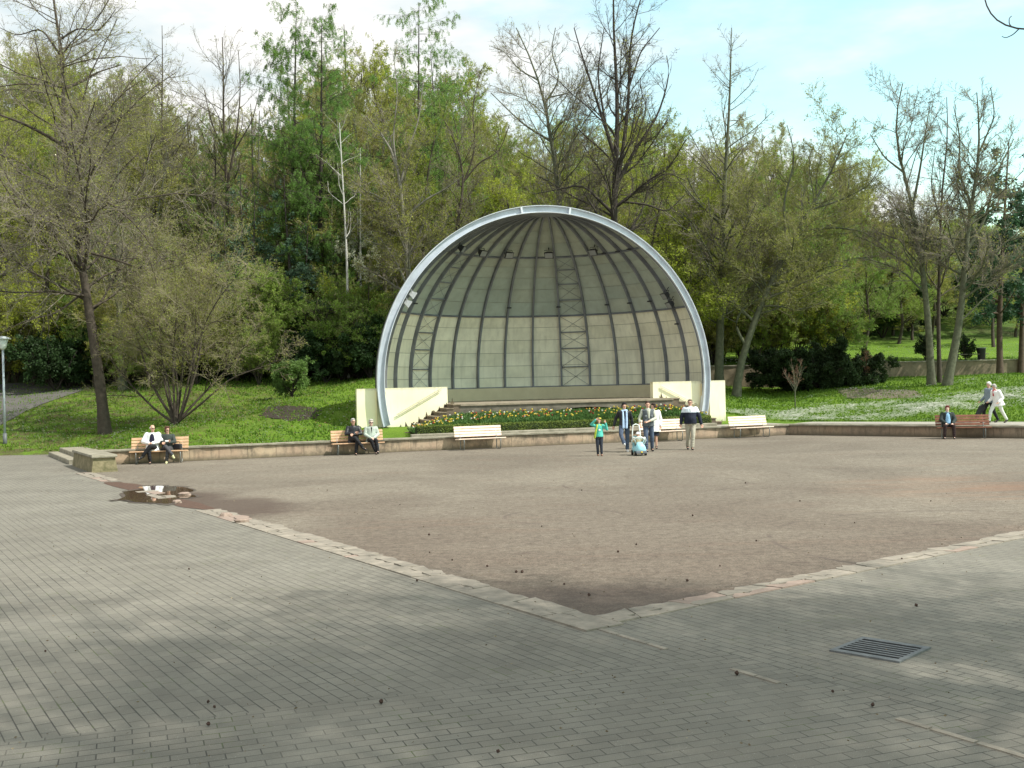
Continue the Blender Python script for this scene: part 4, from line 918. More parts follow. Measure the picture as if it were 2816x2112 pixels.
BARK = {k: mat('bark_'+k, c, .9, scale=6, col2=tuple(x*.5 for x in c), bump=.7, bscale=22) for k, c in dict(brown=(.085, .068, .050), grey=(.17, .155, .125), green=(.13, .135, .085), dark=(.06, .05, .04), pale=(.27, .25, .20), red=(.12, .085, .06)).items()}
BARK['birch'] = mat('bark_birch', (.62, .60, .55), .8, scale=9, col2=(.40, .38, .34))
def twm(n, c): return mat('twig_'+n, c, .85, .25, 2)
TW = {'grey': twm('grey', (.205, .180, .135)), 'olive': twm('olive', (.225, .215, .105)), 'dark': twm('dark', (.085, .072, .055)), 'red': twm('red', (.19, .11, .08)), 'tan': twm('tan', (.27, .235, .15))}
def lfm(n, c, ov=.12): return mat('leaf_'+n, c, .6, .45, .8, trans=.45, obj_var=ov)
LF = {'bud': lfm('bud', (.30, .315, .060)), 'lime': lfm('lime', (.33, .38, .040)), 'larch': lfm('larch', (.19, .32, .070)), 'fresh': lfm('fresh', (.21, .32, .050)), 'pine': lfm('pine', (.045, .095, .050)),
      'laurel': lfm('laurel', (.045, .085, .025)), 'bay': lfm('bay', (.165, .27, .065)), 'juniper': lfm('juniper', (.030, .055, .017)), 'blossom': lfm('blossom', (.68, .70, .52)), 'rust': lfm('rust', (.24, .13, .06)), 'teal': lfm('teal', (.085, .15, .085))}
def plant(name, trunks, lv, leaves, bark, twig, seed, trunk_levels=2):
    """trunks: list of (points, r0, r1); lv: dicts of branching levels; leaves: (count per last twig, size, kind). Returns (trunk mesh, crown mesh)"""
    rng = np.random.default_rng(seed); lev = []
    n0 = 14; Ps = []; Rs = []; Ls = []
    for ti, (pts, r0, r1) in enumerate(trunks):
        if ti == 0: pts = [np.asarray(pts[0], float)*np.array([1, 1, 0])-np.array([0, 0, .45])]+list(pts)
        Q, L = resample(pts, n0); t = np.linspace(0, 1, n0)
        if ti:
            A = np.concatenate([resample(a, 60)[0] for a in Ps]); B = np.concatenate([np.interp(np.linspace(0, 1, 60), t, a) for a in Rs]); d = np.linalg.norm(A-Q[0], axis=1); j = int(np.argmin(d))
            if d[j] < 2.5: Q = Q+(A[j]-Q[0])*(1-t[:, None])**2; r0 = min(r0, B[j]*.85); r1 = min(r1, r0)
        Ps.append(Q); rr = r0+(r1-r0)*t**.8; rr[0] *= 1.28 if ti == 0 else 1.1; Rs.append(rr); Ls.append(L)
    P, Rr, L = np.array(Ps), np.array(Rs), np.array(Ls); lev.append((P, Rr, 8)); src = [(P, Rr, L)]
    for q in lv:
        P0, R0, L0 = src[q.get('of', -1)]
        if q.get('longest') is not None: P0, R0, L0 = P0[:q['longest']], R0[:q['longest']], L0[:q['longest']]
        S, Dn, Ln, Rd = spawn(P0, R0, L0, q['c'], q.get('t0', .2), q.get('t1', .98), q['a'], q.get('av', 10), q['l'], q.get('r', .5), rng, q.get('shape'), q.get('flat', 0))
        if 'maxr' in q: Rd = np.minimum(Rd, q['maxr'])
        if 'minr' in q: Rd = np.maximum(Rd, q['minr'])
        P1, R1 = strands(S, Dn, Ln, Rd, q.get('n', 5), q.get('w', .15), q.get('up', .06), q.get('tp', .35), rng)
        if 'floor' in q: P1[:, :, 2] = np.maximum(P1[:, :, 2], q['floor'])
        lev.append((P1, R1, q.get('k', 3))); src.append((P1, R1, Ln))
    out = []
    for grp, nm in ((lev[:trunk_levels], 'trunk'), (lev[trunk_levels:], 'crown')):
        Vs = []; Qs = []; off = 0; mi = []
        for P1, R1, k in grp:
            V, Q = tubes(P1, R1, k, off); off += len(V); Vs.append(V); Qs.append(Q); mi.append(np.zeros(len(Q), int))
        if nm == 'crown' and leaves:
            for cnt, size, kind, slot, lvl, drop in leaves:
                P1, R1, _ = src[lvl]; M, n, _ = P1.shape; K = int(M*cnt); Lw = src[lvl][2]; i = rng.choice(M, K, p=Lw/Lw.sum()); f = rng.uniform(.25, 1, K)*(n-1); j = np.minimum(f.astype(int), n-2); u = (f-j)[:, None]
                C0 = P1[i, j]*(1-u)+P1[i, j+1]*u+rng.normal(0, size*.6, (K, 3)); C0[:, 2] -= rng.uniform(0, drop, K) if drop else 0
                V, Q = leaf_quads(C0, size*.5, rng, asp=1.3); Q = Q+off; off += len(V); Vs.append(V); Qs.append(Q); mi.append(np.full(len(Q), slot))
        if not Vs: out.append(None); continue
        mats = [BARK[bark]] if nm == 'trunk' else [TW[twig]]+[LF[l[2]] for l in (leaves or [])]
        out.append(fastmesh(nm, np.concatenate(Vs), Qs, mats, np.concatenate(mi)))
    return out
def tree(name, base, meshes, label, cat='tree', group=None, rz=0, sc=1.):
    root = thing(name, tuple(base), label, cat, rz, group); root.scale = (sc, sc, sc) if not hasattr(sc, '__len__') else sc
    if meshes[0]: link('trunk', meshes[0], root)
    if meshes[1]: link('crown', meshes[1], root)
    return root
def pts_at(P, Y, base):
    """trunk through display points (2212 wide) at depth Y, relative to base"""
    k = 2816/2212; return [AT(x*k, y*k, Y)-np.array(base) for x, y in P]
k_ = 2816/2212
cone_sh = lambda t: 1.05-.9*t
dome_sh = lambda t: .35+1.0*np.sin(np.pi*np.clip(t, 0, 1)**.8)*.75
# 1 tall leaning tree at the left
b1 = T(290, 1193); tr = pts_at([(228, 940), (222, 850), (210, 780), (195, 690), (180, 600), (168, 500), (158, 430), (135, 370), (122, 310), (140, 240), (152, 190), (130, 100), (115, 20), (108, -70)], b1[1], b1)
def limb(P, Y0, Y1, base, r0, r1):
    k = 2816/2212; n = len(P); return ([AT(x*k, y*k, Y0+(Y1-Y0)*i/(n-1))-np.array(base) for i, (x, y) in enumerate(P)], r0, r1)
y1 = b1[1]; L1 = [(tr, .29, .035),
    limb([(124, 312), (95, 292), (40, 262), (-40, 235)], y1, y1-2, b1, .12, .03), limb([(152, 195), (180, 180), (215, 155), (262, 140)], y1, y1+1.5, b1, .09, .02), limb([(150, 190), (100, 185), (50, 180), (-20, 190)], y1, y1-1, b1, .08, .02),
    limb([(160, 465), (110, 480), (60, 520), (10, 570)], y1, y1-2, b1, .09, .02), limb([(157, 425), (100, 405), (50, 412), (-10, 440)], y1, y1+2, b1, .08, .02), limb([(166, 510), (220, 450), (250, 380), (300, 330)], y1, y1+1, b1, .08, .02),
    limb([(160, 440), (230, 430), (290, 480), (350, 560)], y1, y1-2, b1, .07, .015), limb([(185, 630), (120, 680), (60, 690), (0, 720)], y1, y1-2, b1, .06, .015), limb([(172, 545), (240, 560), (330, 590), (430, 560)], y1, y1+1, b1, .07, .015),
    limb([(136, 130), (90, 60), (40, 80), (0, 60)], y1, y1+2, b1, .06, .015), limb([(130, 90), (170, 60), (215, 70), (250, 20)], y1, y1-1, b1, .05, .015)]
ms = plant('tree', L1, [dict(c=15, a=62, av=14, l=.34, t0=.25, n=7, w=.15, up=.02, r=.42, k=5, maxr=.06), dict(c=10, a=48, l=.42, n=6, w=.2, up=.0, r=.5, k=3, minr=.008), dict(c=8, a=45, l=.5, n=4, w=.22, up=.02, r=.6, minr=.0055)],
           [(1.6, .050, 'bud', 1, -1, 0)], 'brown', 'grey', 21)
tree('broadleaf_tree', b1, ms, 'tall leaning bare tree in the left lawn with long crooked limbs')
# 2 many-stemmed spreading shrub tree
b2 = T(487, 1168); rs = np.random.default_rng(4); st = []
for P in ([(385, 918), (350, 870), (322, 820), (300, 740), (275, 650)], [(385, 918), (362, 850), (350, 780), (345, 690), (330, 600)], [(385, 918), (378, 850), (375, 760), (385, 650), (372, 540)], [(388, 918), (395, 860), (398, 780), (400, 680), (410, 560)],
          [(388, 918), (410, 865), (430, 800), (440, 700), (470, 560)], [(390, 918), (425, 872), (460, 835), (500, 790), (560, 700)], [(392, 918), (430, 885), (455, 862), (505, 812), (560, 798), (640, 760)], [(382, 918), (340, 890), (300, 850), (255, 800), (215, 740)],
          [(385, 918), (372, 870), (362, 800), (320, 700), (260, 590)], [(390, 918), (415, 850), (420, 760), (460, 660), (540, 560)], [(386, 918), (392, 840), (370, 740), (350, 640), (300, 500)], [(388, 918), (405, 840), (425, 740), (420, 620), (440, 480)]):
    dy = rs.uniform(-2.6, 2.2); st.append(limb(P, b2[1], b2[1]+dy, b2, rs.uniform(.06, .11), .015))
ms = plant('shrub', st, [dict(c=14, a=52, av=15, l=.52, t0=.3, n=7, w=.16, up=.02, r=.5, k=5), dict(c=10, a=48, l=.45, n=6, w=.2, up=.0, r=.5, minr=.006), dict(c=8, a=45, l=.55, n=4, w=.2, up=.0, r=.6, minr=.0045)], [(2.6, .045, 'bud', 1, -1, 0)], 'brown', 'tan', 22)
tree('multi_stem_tree', b2, ms, 'wide many-stemmed shrubby tree with fine pale twigs behind the left bench')
# 3 small tree trunk behind them
b3 = T(345, 1072); ms = plant('tree', [(pts_at([(266, 845), (262, 780), (255, 700), (262, 600), (250, 470), (258, 330)], b3[1], b3), .28, .04)], [dict(c=22, a=58, l=.42, t0=.25, n=8, w=.15, r=.45, k=5, maxr=.09), dict(c=10, a=48, l=.42, n=5, w=.2, r=.5, minr=.008), dict(c=8, a=45, l=.5, n=4, w=.2, minr=.006)], [(2.2, .07, 'bud', 1, -1, 0)], 'green', 'olive', 23)
tree('broadleaf_tree', b3, ms, 'budding tree with a thick mossy trunk where the footpath bends')
# slim pale pole trunk left of the shell
b4 = T(920, 1014); ms = plant('tree', [(pts_at([(723, 800), (722, 700), (719, 600), (716, 500), (718, 420)], b4[1], b4), .10, .02)], [dict(c=12, a=60, l=.22, t0=.45, n=5, r=.4, k=4), dict(c=8, a=50, l=.5, n=4, minr=.006), dict(c=6, a=45, l=.5, n=4, minr=.005)], [(2, .07, 'bud', 1, -1, 0)], 'pale', 'olive', 24)
tree('slim_tree', b4, ms, 'slender straight pale trunk left of the concert shell')
# bare trees that stand out against the sky
def from_pixels(name, base, Y, trunks, lv, leaves, bark, twig, seed, label):
    ms = plant(name, [(pts_at(P, Y, base), r0, r1) for P, r0, r1 in trunks], lv, leaves, bark, twig, seed); return tree(name, base, ms, label)
def landbase(dx, Y):
    p = AT(dx*k_, 1040, Y); return np.array([p[0], Y, float(height(p[0], Y))])
BARE = [dict(c=15, a=50, av=13, l=.28, t0=.3, n=7, w=.15, up=.07, r=.4, k=5, maxr=.07), dict(c=11, a=42, l=.42, n=6, w=.17, up=.08, r=.5, minr=.010), dict(c=8, a=40, l=.5, n=4, w=.2, up=.05, r=.6, minr=.0075)]
b = landbase(887, 61); from_pixels('maple_tree', b, 61, [([(890, 740), (885, 600), (872, 500), (868, 420), (862, 350), (835, 290), (790, 250)], .26, .03), ([(866, 400), (880, 330), (905, 260), (915, 170)], .14, .02), ([(872, 500), (850, 440), (790, 410), (760, 420)], .10, .02), ([(864, 370), (850, 300), (860, 200), (850, 120)], .12, .02), ([(875, 470), (920, 430), (960, 410), (1000, 380)], .09, .02)], BARE, [(3.4, .06, 'bud', 1, -1, 0)], 'pale', 'grey', 31, 'pale barked bare maple just left of the shell')
b = landbase(985, 64); from_pixels('broadleaf_tree', b, 64, [([(950, 740), (975, 560), (990, 460), (1008, 400), (1000, 340), (960, 260)], .22, .03), ([(1008, 400), (1040, 350), (1080, 330), (1100, 270)], .12, .02), ([(1008, 395), (1030, 330), (1020, 230), (1040, 150)], .11, .02)], BARE, [(1.0, .06, 'bud', 1, -1, 0)], 'brown', 'grey', 32, 'crooked bare tree rising behind the left shoulder of the shell')
b = landbase(1213, 59); from_pixels('broadleaf_tree', b, 59, [([(1222, 740), (1215, 500), (1208, 400), (1186, 300), (1186, 220), (1160, 170), (1150, 120), (1115, 60)], .26, .025), ([(1186, 225), (1215, 170), (1190, 110), (1200, 60)], .1, .02), ([(1190, 310), (1130, 270), (1100, 240), (1060, 200)], .1, .02), ([(1160, 170), (1120, 150), (1090, 110), (1060, 100)], .06, .015), ([(1200, 220), (1240, 200), (1270, 170)], .05, .015)], BARE, [(.5, .06, 'bud', 1, -1, 0)], 'green', 'grey', 33, 'tall bare tree behind the crown of the shell, left of the forked one')
b = landbase(1335, 57); from_pixels('forked_tree', b, 57, [([(1330, 740), (1325, 480), (1330, 340), (1338, 220), (1330, 140), (1322, 70), (1325, -10)], .33, .04), ([(1330, 350), (1305, 270), (1280, 190), (1260, 130), (1240, 60)], .18, .025), ([(1335, 420), (1350, 330), (1362, 200), (1358, 120), (1372, 30), (1390, -20)], .2, .03),
    ([(1365, 190), (1385, 110), (1425, 60)], .09, .02), ([(1345, 400), (1375, 330), (1425, 250), (1450, 150), (1440, 120)], .15, .02), ([(1330, 445), (1390, 400), (1440, 370), (1480, 390)], .1, .02), ([(1338, 430), (1400, 440), (1440, 460), (1480, 420)], .09, .02), ([(1325, 470), (1260, 400), (1200, 410), (1150, 420)], .1, .02), ([(1310, 280), (1290, 160), (1305, 60)], .08, .02)], [dict(BARE[0], c=12), dict(BARE[1], c=8), dict(BARE[2], c=6)], [(.5, .06, 'bud', 1, -1, 0)], 'dark', 'dark', 34, 'tallest bare tree with several forked upright stems behind the shell')
# alder with a straight leader right of the shell
ALD = [dict(c=75, a=58, av=8, l=.30, t0=.2, t1=.985, n=8, w=.09, up=.05, r=.38, k=5, shape=cone_sh, maxr=.06), dict(c=13, a=45, l=.36, n=5, w=.15, up=.03, r=.5, minr=.008), dict(c=8, a=42, l=.55, n=4, w=.2, up=.03, minr=.0065)]
def pb(px, Y): x = (px-1408)/F_PX*Y; return np.array([x, Y, float(height(x, Y))])
b5 = pb(1980, 61); from_pixels('alder_tree', b5, b5[1], [([(1552, 832), (1556, 700), (1560, 560), (1563, 420), (1572, 300), (1578, 180), (1580, 60)], .29, .02)], ALD, [(.9, .06, 'bud', 1, -1, 0)], 'green', 'grey', 35, 'tall straight cone shaped bare alder just right of the shell')
b6 = pb(2028, 59.5); from_pixels('leaning_tree', b6, b6[1], [([(1588, 825), (1612, 740), (1650, 640), (1700, 540), (1748, 450), (1795, 380), (1830, 290)], .26, .03), ([(1605, 745), (1580, 700), (1610, 655), (1690, 630)], .1, .02), ([(1660, 620), (1740, 600), (1800, 570), (1850, 580)], .1, .02), ([(1650, 640), (1630, 540), (1610, 440), (1640, 330)], .12, .02), ([(1700, 540), (1690, 440), (1720, 340), (1700, 270)], .11, .02), ([(1748, 450), (1820, 430), (1880, 400), (1900, 360)], .09, .02), ([(1720, 500), (1800, 490), (1870, 500), (1920, 540)], .09, .02), ([(1625, 700), (1560, 630), (1520, 560), (1490, 480)], .08, .02)],
    [dict(c=16, a=52, av=13, l=.36, t0=.25, n=7, w=.15, up=.05, r=.42, k=5, maxr=.06), dict(c=13, a=44, l=.42, n=6, w=.18, up=.04, r=.5, minr=.009), dict(c=9, a=42, l=.5, n=4, w=.2, up=.03, minr=.0065)], [(1.8, .065, 'bud', 1, -1, 0)], 'green', 'olive', 36, 'broad crowned tree leaning right behind the dark juniper')
b7 = pb(2568, 58); from_pixels('alder_tree', b7, b7[1], [([(2012, 818), (2006, 700), (1996, 600), (1975, 460), (1950, 360), (1925, 280), (1950, 180)], .25, .025), ([(1975, 450), (1990, 360), (2000, 280), (2010, 220)], .12, .02), ([(1950, 370), (1910, 340), (1880, 290)], .07, .02), ([(1985, 560), (1940, 470), (1900, 440)], .06, .02)], BARE, [(.4, .06, 'bud', 1, -1, 0)], 'green', 'grey', 37, 'slightly bowed bare alder, left one of the trio at the right')
b8 = pb(2590, 58.4); from_pixels('alder_tree', b8, b8[1]+.3, [([(2030, 820), (2026, 700), (2030, 560), (2032, 420), (2050, 300), (2045, 210)], .15, .02), ([(2030, 480), (2010, 400), (2020, 320)], .06, .015)], BARE, [(1.4, .06, 'laurel', 1, -1, 0)], 'brown', 'grey', 38, 'slim ivy grown alder in the middle of the trio at the right')
b9 = pb(2607, 57); from_pixels('alder_tree', b9, b9[1], [([(2042, 825), (2068, 740), (2080, 640), (2085, 540), (2100, 430), (2120, 320), (2110, 200)], .28, .025), ([(2085, 545), (2130, 470), (2150, 380), (2190, 300)], .12, .02), ([(2100, 440), (2070, 370), (2075, 300), (2060, 230)], .09, .02), ([(2074, 700), (2130, 640), (2170, 620)], .06, .02), ([(2115, 330), (2150, 250), (2140, 190)], .06, .02)], BARE, [(.5, .06, 'bud', 1, -1, 0)], 'green', 'grey', 39, 'right leaning bare alder, rightmost of the trio at the right')
# pine at the right edge
b10 = landbase(2160, b9[1]+5); PINE = [dict(c=30, a=75, av=10, l=.22, t0=.25, n=6, w=.12, up=.02, r=.35, k=4, shape=lambda t: 1.0-.55*t), dict(c=9, a=50, l=.42, n=4, w=.2, flat=.5), dict(c=6, a=50, l=.5, n=3, w=.2)]
from_pixels('pine_tree', b10, b10[1], [([(2160, 800), (2158, 700), (2165, 560), (2172, 420), (2180, 300)], .22, .03)], PINE, [(6, .15, 'pine', 1, -1, .1)], 'red', 'dark', 40, 'dark green pine beside the alders at the right edge')
b11 = landbase(2215, b9[1]+7); from_pixels('pine_tree', b11, b11[1], [([(2205, 800), (2212, 560), (2230, 400)], .2, .03)], PINE, [(6, .15, 'pine', 1, -1, .1)], 'red', 'dark', 41, 'second dark pine cut by the right edge of the view')
b = landbase(350, 75); from_pixels('broadleaf_tree', b, 75, [([(352, 760), (350, 500), (348, 300), (352, 150), (350, 55)], .22, .02)], ALD, [(1.2, .06, 'bud', 1, -1, 0)], 'brown', 'grey', 42, 'narrow bare tree standing above the wood right of the leaning tree')
b = landbase(490, 73); from_pixels('broadleaf_tree', b, 73, [([(490, 760), (492, 500), (490, 380), (480, 250), (485, 150), (480, 80)], .24, .03), ([(490, 400), (510, 300), (520, 200), (515, 110)], .13, .02), ([(485, 330), (455, 260), (440, 190)], .09, .02), ([(500, 330), (545, 260), (560, 200)], .08, .02)], [dict(BARE[0], c=12), dict(BARE[1], c=9), dict(BARE[2], c=7)], [(.6, .06, 'bud', 1, -1, 0)], 'brown', 'grey', 43, 'bare round topped tree against the sky between the leaning tree and the larches')
# larches
LAR = [dict(c=95, a=78, av=8, l=.20, t0=.14, t1=.99, n=7, w=.07, up=.03, r=.30, k=4, shape=lambda t: 1.0-.50*t, maxr=.055), dict(c=18, a=70, l=.30, n=4, w=.12, up=-.35, r=.5, minr=.008, flat=.3), dict(c=6, a=40, l=.45, n=3, w=.1, up=-.3, minr=.006)]
for i, (P, Y, lab) in enumerate((([(625, 800), (626, 560), (635, 300), (640, 20)], 70, 'tall green larch left of the shell, left one of the pair'), ([(690, 800), (690, 600), (694, 330), (695, 45)], 68, 'tall green larch left of the shell, right one of the pair'), ([(905, 800), (903, 500), (905, 5)], 74, 'green larch behind the pale maple'), ([(960, 800), (950, 400), (930, 110)], 80, 'larch farther up the slope, right of the other larches'))):
    b = landbase(P[0][0], Y); from_pixels('larch_tree', b, Y, [(P, .27, .02)], LAR, [(16, .052, 'larch', 1, -1, .18)], 'dark', 'dark', 50+i, lab)
# birches: thin white trunks
for i, (P, Y) in enumerate((([(752, 760), (750, 560), (742, 420), (733, 265)], 64), ([(780, 760), (779, 560), (778, 320)], 66), ([(772, 740), (775, 540), (770, 400)], 69))):
    b = landbase(P[0][0], Y); from_pixels('birch_tree', b, Y, [(P, .105, .03)], [dict(c=14, a=48, l=.2, t0=.55, n=6, r=.4, k=4, maxr=.03), dict(c=8, a=45, l=.5, n=5, minr=.006), dict(c=6, a=45, l=.5, n=4, minr=.005)], [(1.6, .06, 'fresh', 1, -1, 0)], 'birch', 'grey', 60+i, ['white stemmed birch left of the shell, nearest of three', 'thin white birch stem right of the nearest birch', 'white birch stem farther back between the other two'][i])

# prototypes for the wood on the hill
def up_trunk(h, bend, n=6, seed=0):
    r = np.random.default_rng(seed); P = [np.zeros(3)]; 
    for i in range(n): P.append(P[-1]+np.array([r.normal(0, bend), r.normal(0, bend), h/n]))
    return P
def proto(kind, seed):
    r = np.random.default_rng(seed)
    if kind == 'bare':
        tk = [(up_trunk(16, .35, seed=seed), .22, .03)]; 
        for q in range(3):
            z0 = r.uniform(.35, .6); P = resample(tk[0][0], 20)[0]; s0 = P[int(z0*19)]; a = r.uniform(0, 6.28); tk.append(([s0, s0+np.array([math.cos(a)*1, math.sin(a)*1, 2.]), s0+np.array([math.cos(a)*2.0, math.sin(a)*2.0, 5.]), s0+np.array([math.cos(a)*2.3, math.sin(a)*2.4, 16*(1-z0)*.85])], .12, .02))
        return plant('t', tk, [dict(c=13, a=48, av=12, l=.27, t0=.25, n=6, w=.13, up=.09, r=.4, k=4, maxr=.06), dict(c=11, a=40, l=.42, n=5, w=.16, up=.08, minr=.011), dict(c=9, a=38, l=.52, n=3, w=.16, up=.05, minr=.011)], [(3.4, .06, 'bud', 1, -1, 0)], ('brown', 'grey', 'green')[seed % 3], ('grey', 'tan', 'olive')[seed % 3], seed)
    if kind == 'bud':
        tk = [(up_trunk(13, .4, seed=seed), .18, .03)]
        return plant('t', tk, [dict(c=26, a=52, av=13, l=.34, t0=.2, n=7, w=.15, up=.06, r=.42, k=4, maxr=.08), dict(c=13, a=44, l=.42, n=5, w=.18, up=.04, minr=.010), dict(c=8, a=42, l=.5, n=3, w=.2, minr=.010)], [(8.0, .065, ('bud', 'lime', 'fresh')[seed % 3], 1, -1, 0)], 'brown', 'olive', seed)
    if kind == 'larch':
        return plant('t', [(up_trunk(16, .12, seed=seed), .2, .02)], [dict(c=60, a=80, av=8, l=.22, t0=.15, t1=.985, n=6, w=.07, r=.3, k=4, shape=cone_sh, maxr=.05), dict(c=11, a=68, l=.32, n=4, w=.12, up=-.3, minr=.009), dict(c=4, a=40, l=.45, n=3, up=-.3, minr=.007)], [(9, .07, 'larch', 1, -1, .25)], 'dark', 'dark', seed)
    if kind == 'spruce':
        return plant('t', [(up_trunk(12, .1, seed=seed), .17, .02)], [dict(c=60, a=86, av=8, l=.25, t0=.08, t1=.99, n=5, w=.08, up=-.03, r=.3, k=4, shape=cone_sh), dict(c=9, a=55, l=.38, n=3, up=-.1, flat=.6), dict(c=4, a=45, l=.5, n=3, up=-.1)], [(7, .13, 'teal', 1, -1, .1)], 'dark', 'dark', seed)
    if kind == 'hazel':
        tk = [([np.zeros(3), np.array([math.cos(a)*.5, math.sin(a)*.5, 1.3]), np.array([math.cos(a)*r.uniform(1.2, 2.6), math.sin(a)*r.uniform(1.2, 2.6), r.uniform(3, 5.5)])], .05, .012) for a in r.uniform(0, 6.28, 11)]
        return plant('t', tk, [dict(c=9, a=42, l=.5, t0=.2, n=6, w=.15, up=.05, r=.5, k=4), dict(c=11, a=45, l=.45, n=4, w=.18, minr=.008), dict(c=7, a=42, l=.5, n=3, minr=.006)], [(5.5, .055, ('bud', 'fresh', 'lime')[seed % 3], 1, -1, 0)], 'brown', ('tan', 'olive', 'olive')[seed % 3], seed)
    if kind == 'bush':
        tk = [([np.zeros(3), np.array([math.cos(a)*.5, math.sin(a)*.5, .8]), np.array([math.cos(a)*r.uniform(.6, 1.6), math.sin(a)*r.uniform(.6, 1.6), r.uniform(1.2, 2.6)])], .05, .015) for a in r.uniform(0, 6.28, 8)]
        return plant('t', tk, [dict(c=8, a=45, l=.45, t0=.3, n=5, r=.5, k=4), dict(c=6, a=50, l=.5, n=4), dict(c=4, a=50, l=.6, n=3)], [(14, .10, 'laurel', 1, -1, 0)], 'dark', 'dark', seed)
PROT = {'bare': [proto('bare', s) for s in (1, 2, 3, 4)], 'bud': [proto('bud', s) for s in (3, 4, 5)], 'larch': [proto('larch', 7)], 'spruce': [proto('spruce', 8)], 'hazel': [proto('hazel', s) for s in (10, 11, 12)], 'bush': [proto('bush', 14), proto('bush', 15)]}
PH = {'bare': 18.5, 'bud': 15.5, 'larch': 16.3, 'spruce': 12.3, 'hazel': 6.6, 'bush': 3.1}
INFO = {'bare': ('broadleaf_tree', 'bare grey twigged tree in the wood on the slope', 'bare trees of the wooded slope'), 'bud': ('broadleaf_tree', 'yellow green budding tree in the wood on the slope', 'budding trees of the wooded slope'), 'larch': ('larch_tree', 'green larch among the bare trees of the slope', 'larches in the wood'),
        'spruce': ('spruce_tree', 'dark blue green conifer low in the wood on the slope', 'dark conifers in the wood'), 'hazel': ('hazel_bush', 'thin stemmed budding undergrowth bush at the foot of the wood', 'undergrowth bushes'), 'bush': ('evergreen_bush', 'dark evergreen bush at the edge of the wood', 'evergreen bushes')}
skyX = [-200, 0, 150, 300, 400, 480, 520, 640, 720, 850, 1000, 1080, 1180, 1260, 1350, 1450, 1600, 1750, 1900, 2000, 2150, 2300, 2380, 2450, 2520, 2600, 2816, 3000]
skyY = [90, 90, 80, 110, 120, 170, 240, 230, 250, 110, 60, 120, 150, 130, 170, 260, 290, 270, 250, 330, 300, 350, 430, 560, 600, 590, 560, 560]
rng = np.random.default_rng(77)
def put(kind, x, y, hscale=None, cap_px=None, extra=0):
    z = float(height(x, y)); px = 1408+F_PX*x/y
    if cap_px is not None:
        hor = 1060-.0236*(px-1408); top = EYE+(hor-cap_px)/F_PX*y; sc = max(.25, (top-z)/PH[kind])
    else: sc = hscale
    name, lab, grp = INFO[kind]; ms = PROT[kind][rng.integers(len(PROT[kind]))]; sw = sc*rng.uniform(.9, 1.15)
    if kind in ('bare', 'bud', 'larch'): sw = max(sw, .75)
    tree(name, (x, y, z-.1), ms, lab, 'bush' if kind in ('hazel', 'bush') else 'tree', grp, rng.uniform(0, 6.28), (sw, sw, sc))
def free(x, y): return np.hypot(x-DOME[0], y-DOME[1]) > 10
cnt = 0
for (ya, yb, nrow) in ((66, 72, 34), (72, 80, 44), (80, 90, 52), (90, 104, 62), (104, 124, 72)):
    for i in range(nrow):
        y = rng.uniform(ya, yb); px = -150+3100*(i+rng.uniform(.1, .9))/nrow; x = (px-1408)/F_PX*y; right = px > 1900
        if right and y < 80: continue
        sk = np.interp(px, skyX, skyY); row = (y-66)/56
        k = rng.choice(['bare', 'bud', 'larch', 'spruce'], p=[.44, .42, .08, .06] if px < 1000 else [.40, .56, .02, .02])
        if k == 'larch' and not (500 < px < 1350): k = 'bud'
        cap = sk+rng.uniform(-30, 90) if k != 'spruce' else sk+rng.uniform(330, 520)
        if row < .35 and k != 'larch': cap += rng.uniform(60, 260)
        put(k, x, y, cap_px=cap)
yel = plant('t', [(up_trunk(13, .4, seed=41), .16, .03)], [dict(c=30, a=52, av=13, l=.36, t0=.2, n=7, w=.15, up=.06, r=.42, k=4, maxr=.07), dict(c=12, a=44, l=.42, n=5, w=.18, minr=.009), dict(c=7, a=42, l=.5, n=3, w=.2, minr=.006)], [(7.0, .085, 'lime', 1, -1, 0)], 'brown', 'olive', 41)
for i, (px, y, cap) in enumerate(((1480, 64, 430), (1590, 62, 520), (1760, 63, 400), (1850, 61, 470), (1690, 67, 420), (1950, 66, 560), (1400, 66, 520), (90, 72, 480), (20, 66, 620))):
    x = (px-1408)/F_PX*y; z = float(height(x, y)); top = EYE+(1060-.0236*(px-1408)-cap)/F_PX*y; sc = (top-z)/14.5
    tree('maple_tree', (x, y, z-.1), yel, 'yellow green flowering maple close behind the shell' if i < 7 else 'yellow green flowering maple at the left edge of the wood', 'tree', 'yellow green maples' if i < 7 else 'yellow green maples at the left', i*1.3, (sc*1.1, sc*1.1, sc))
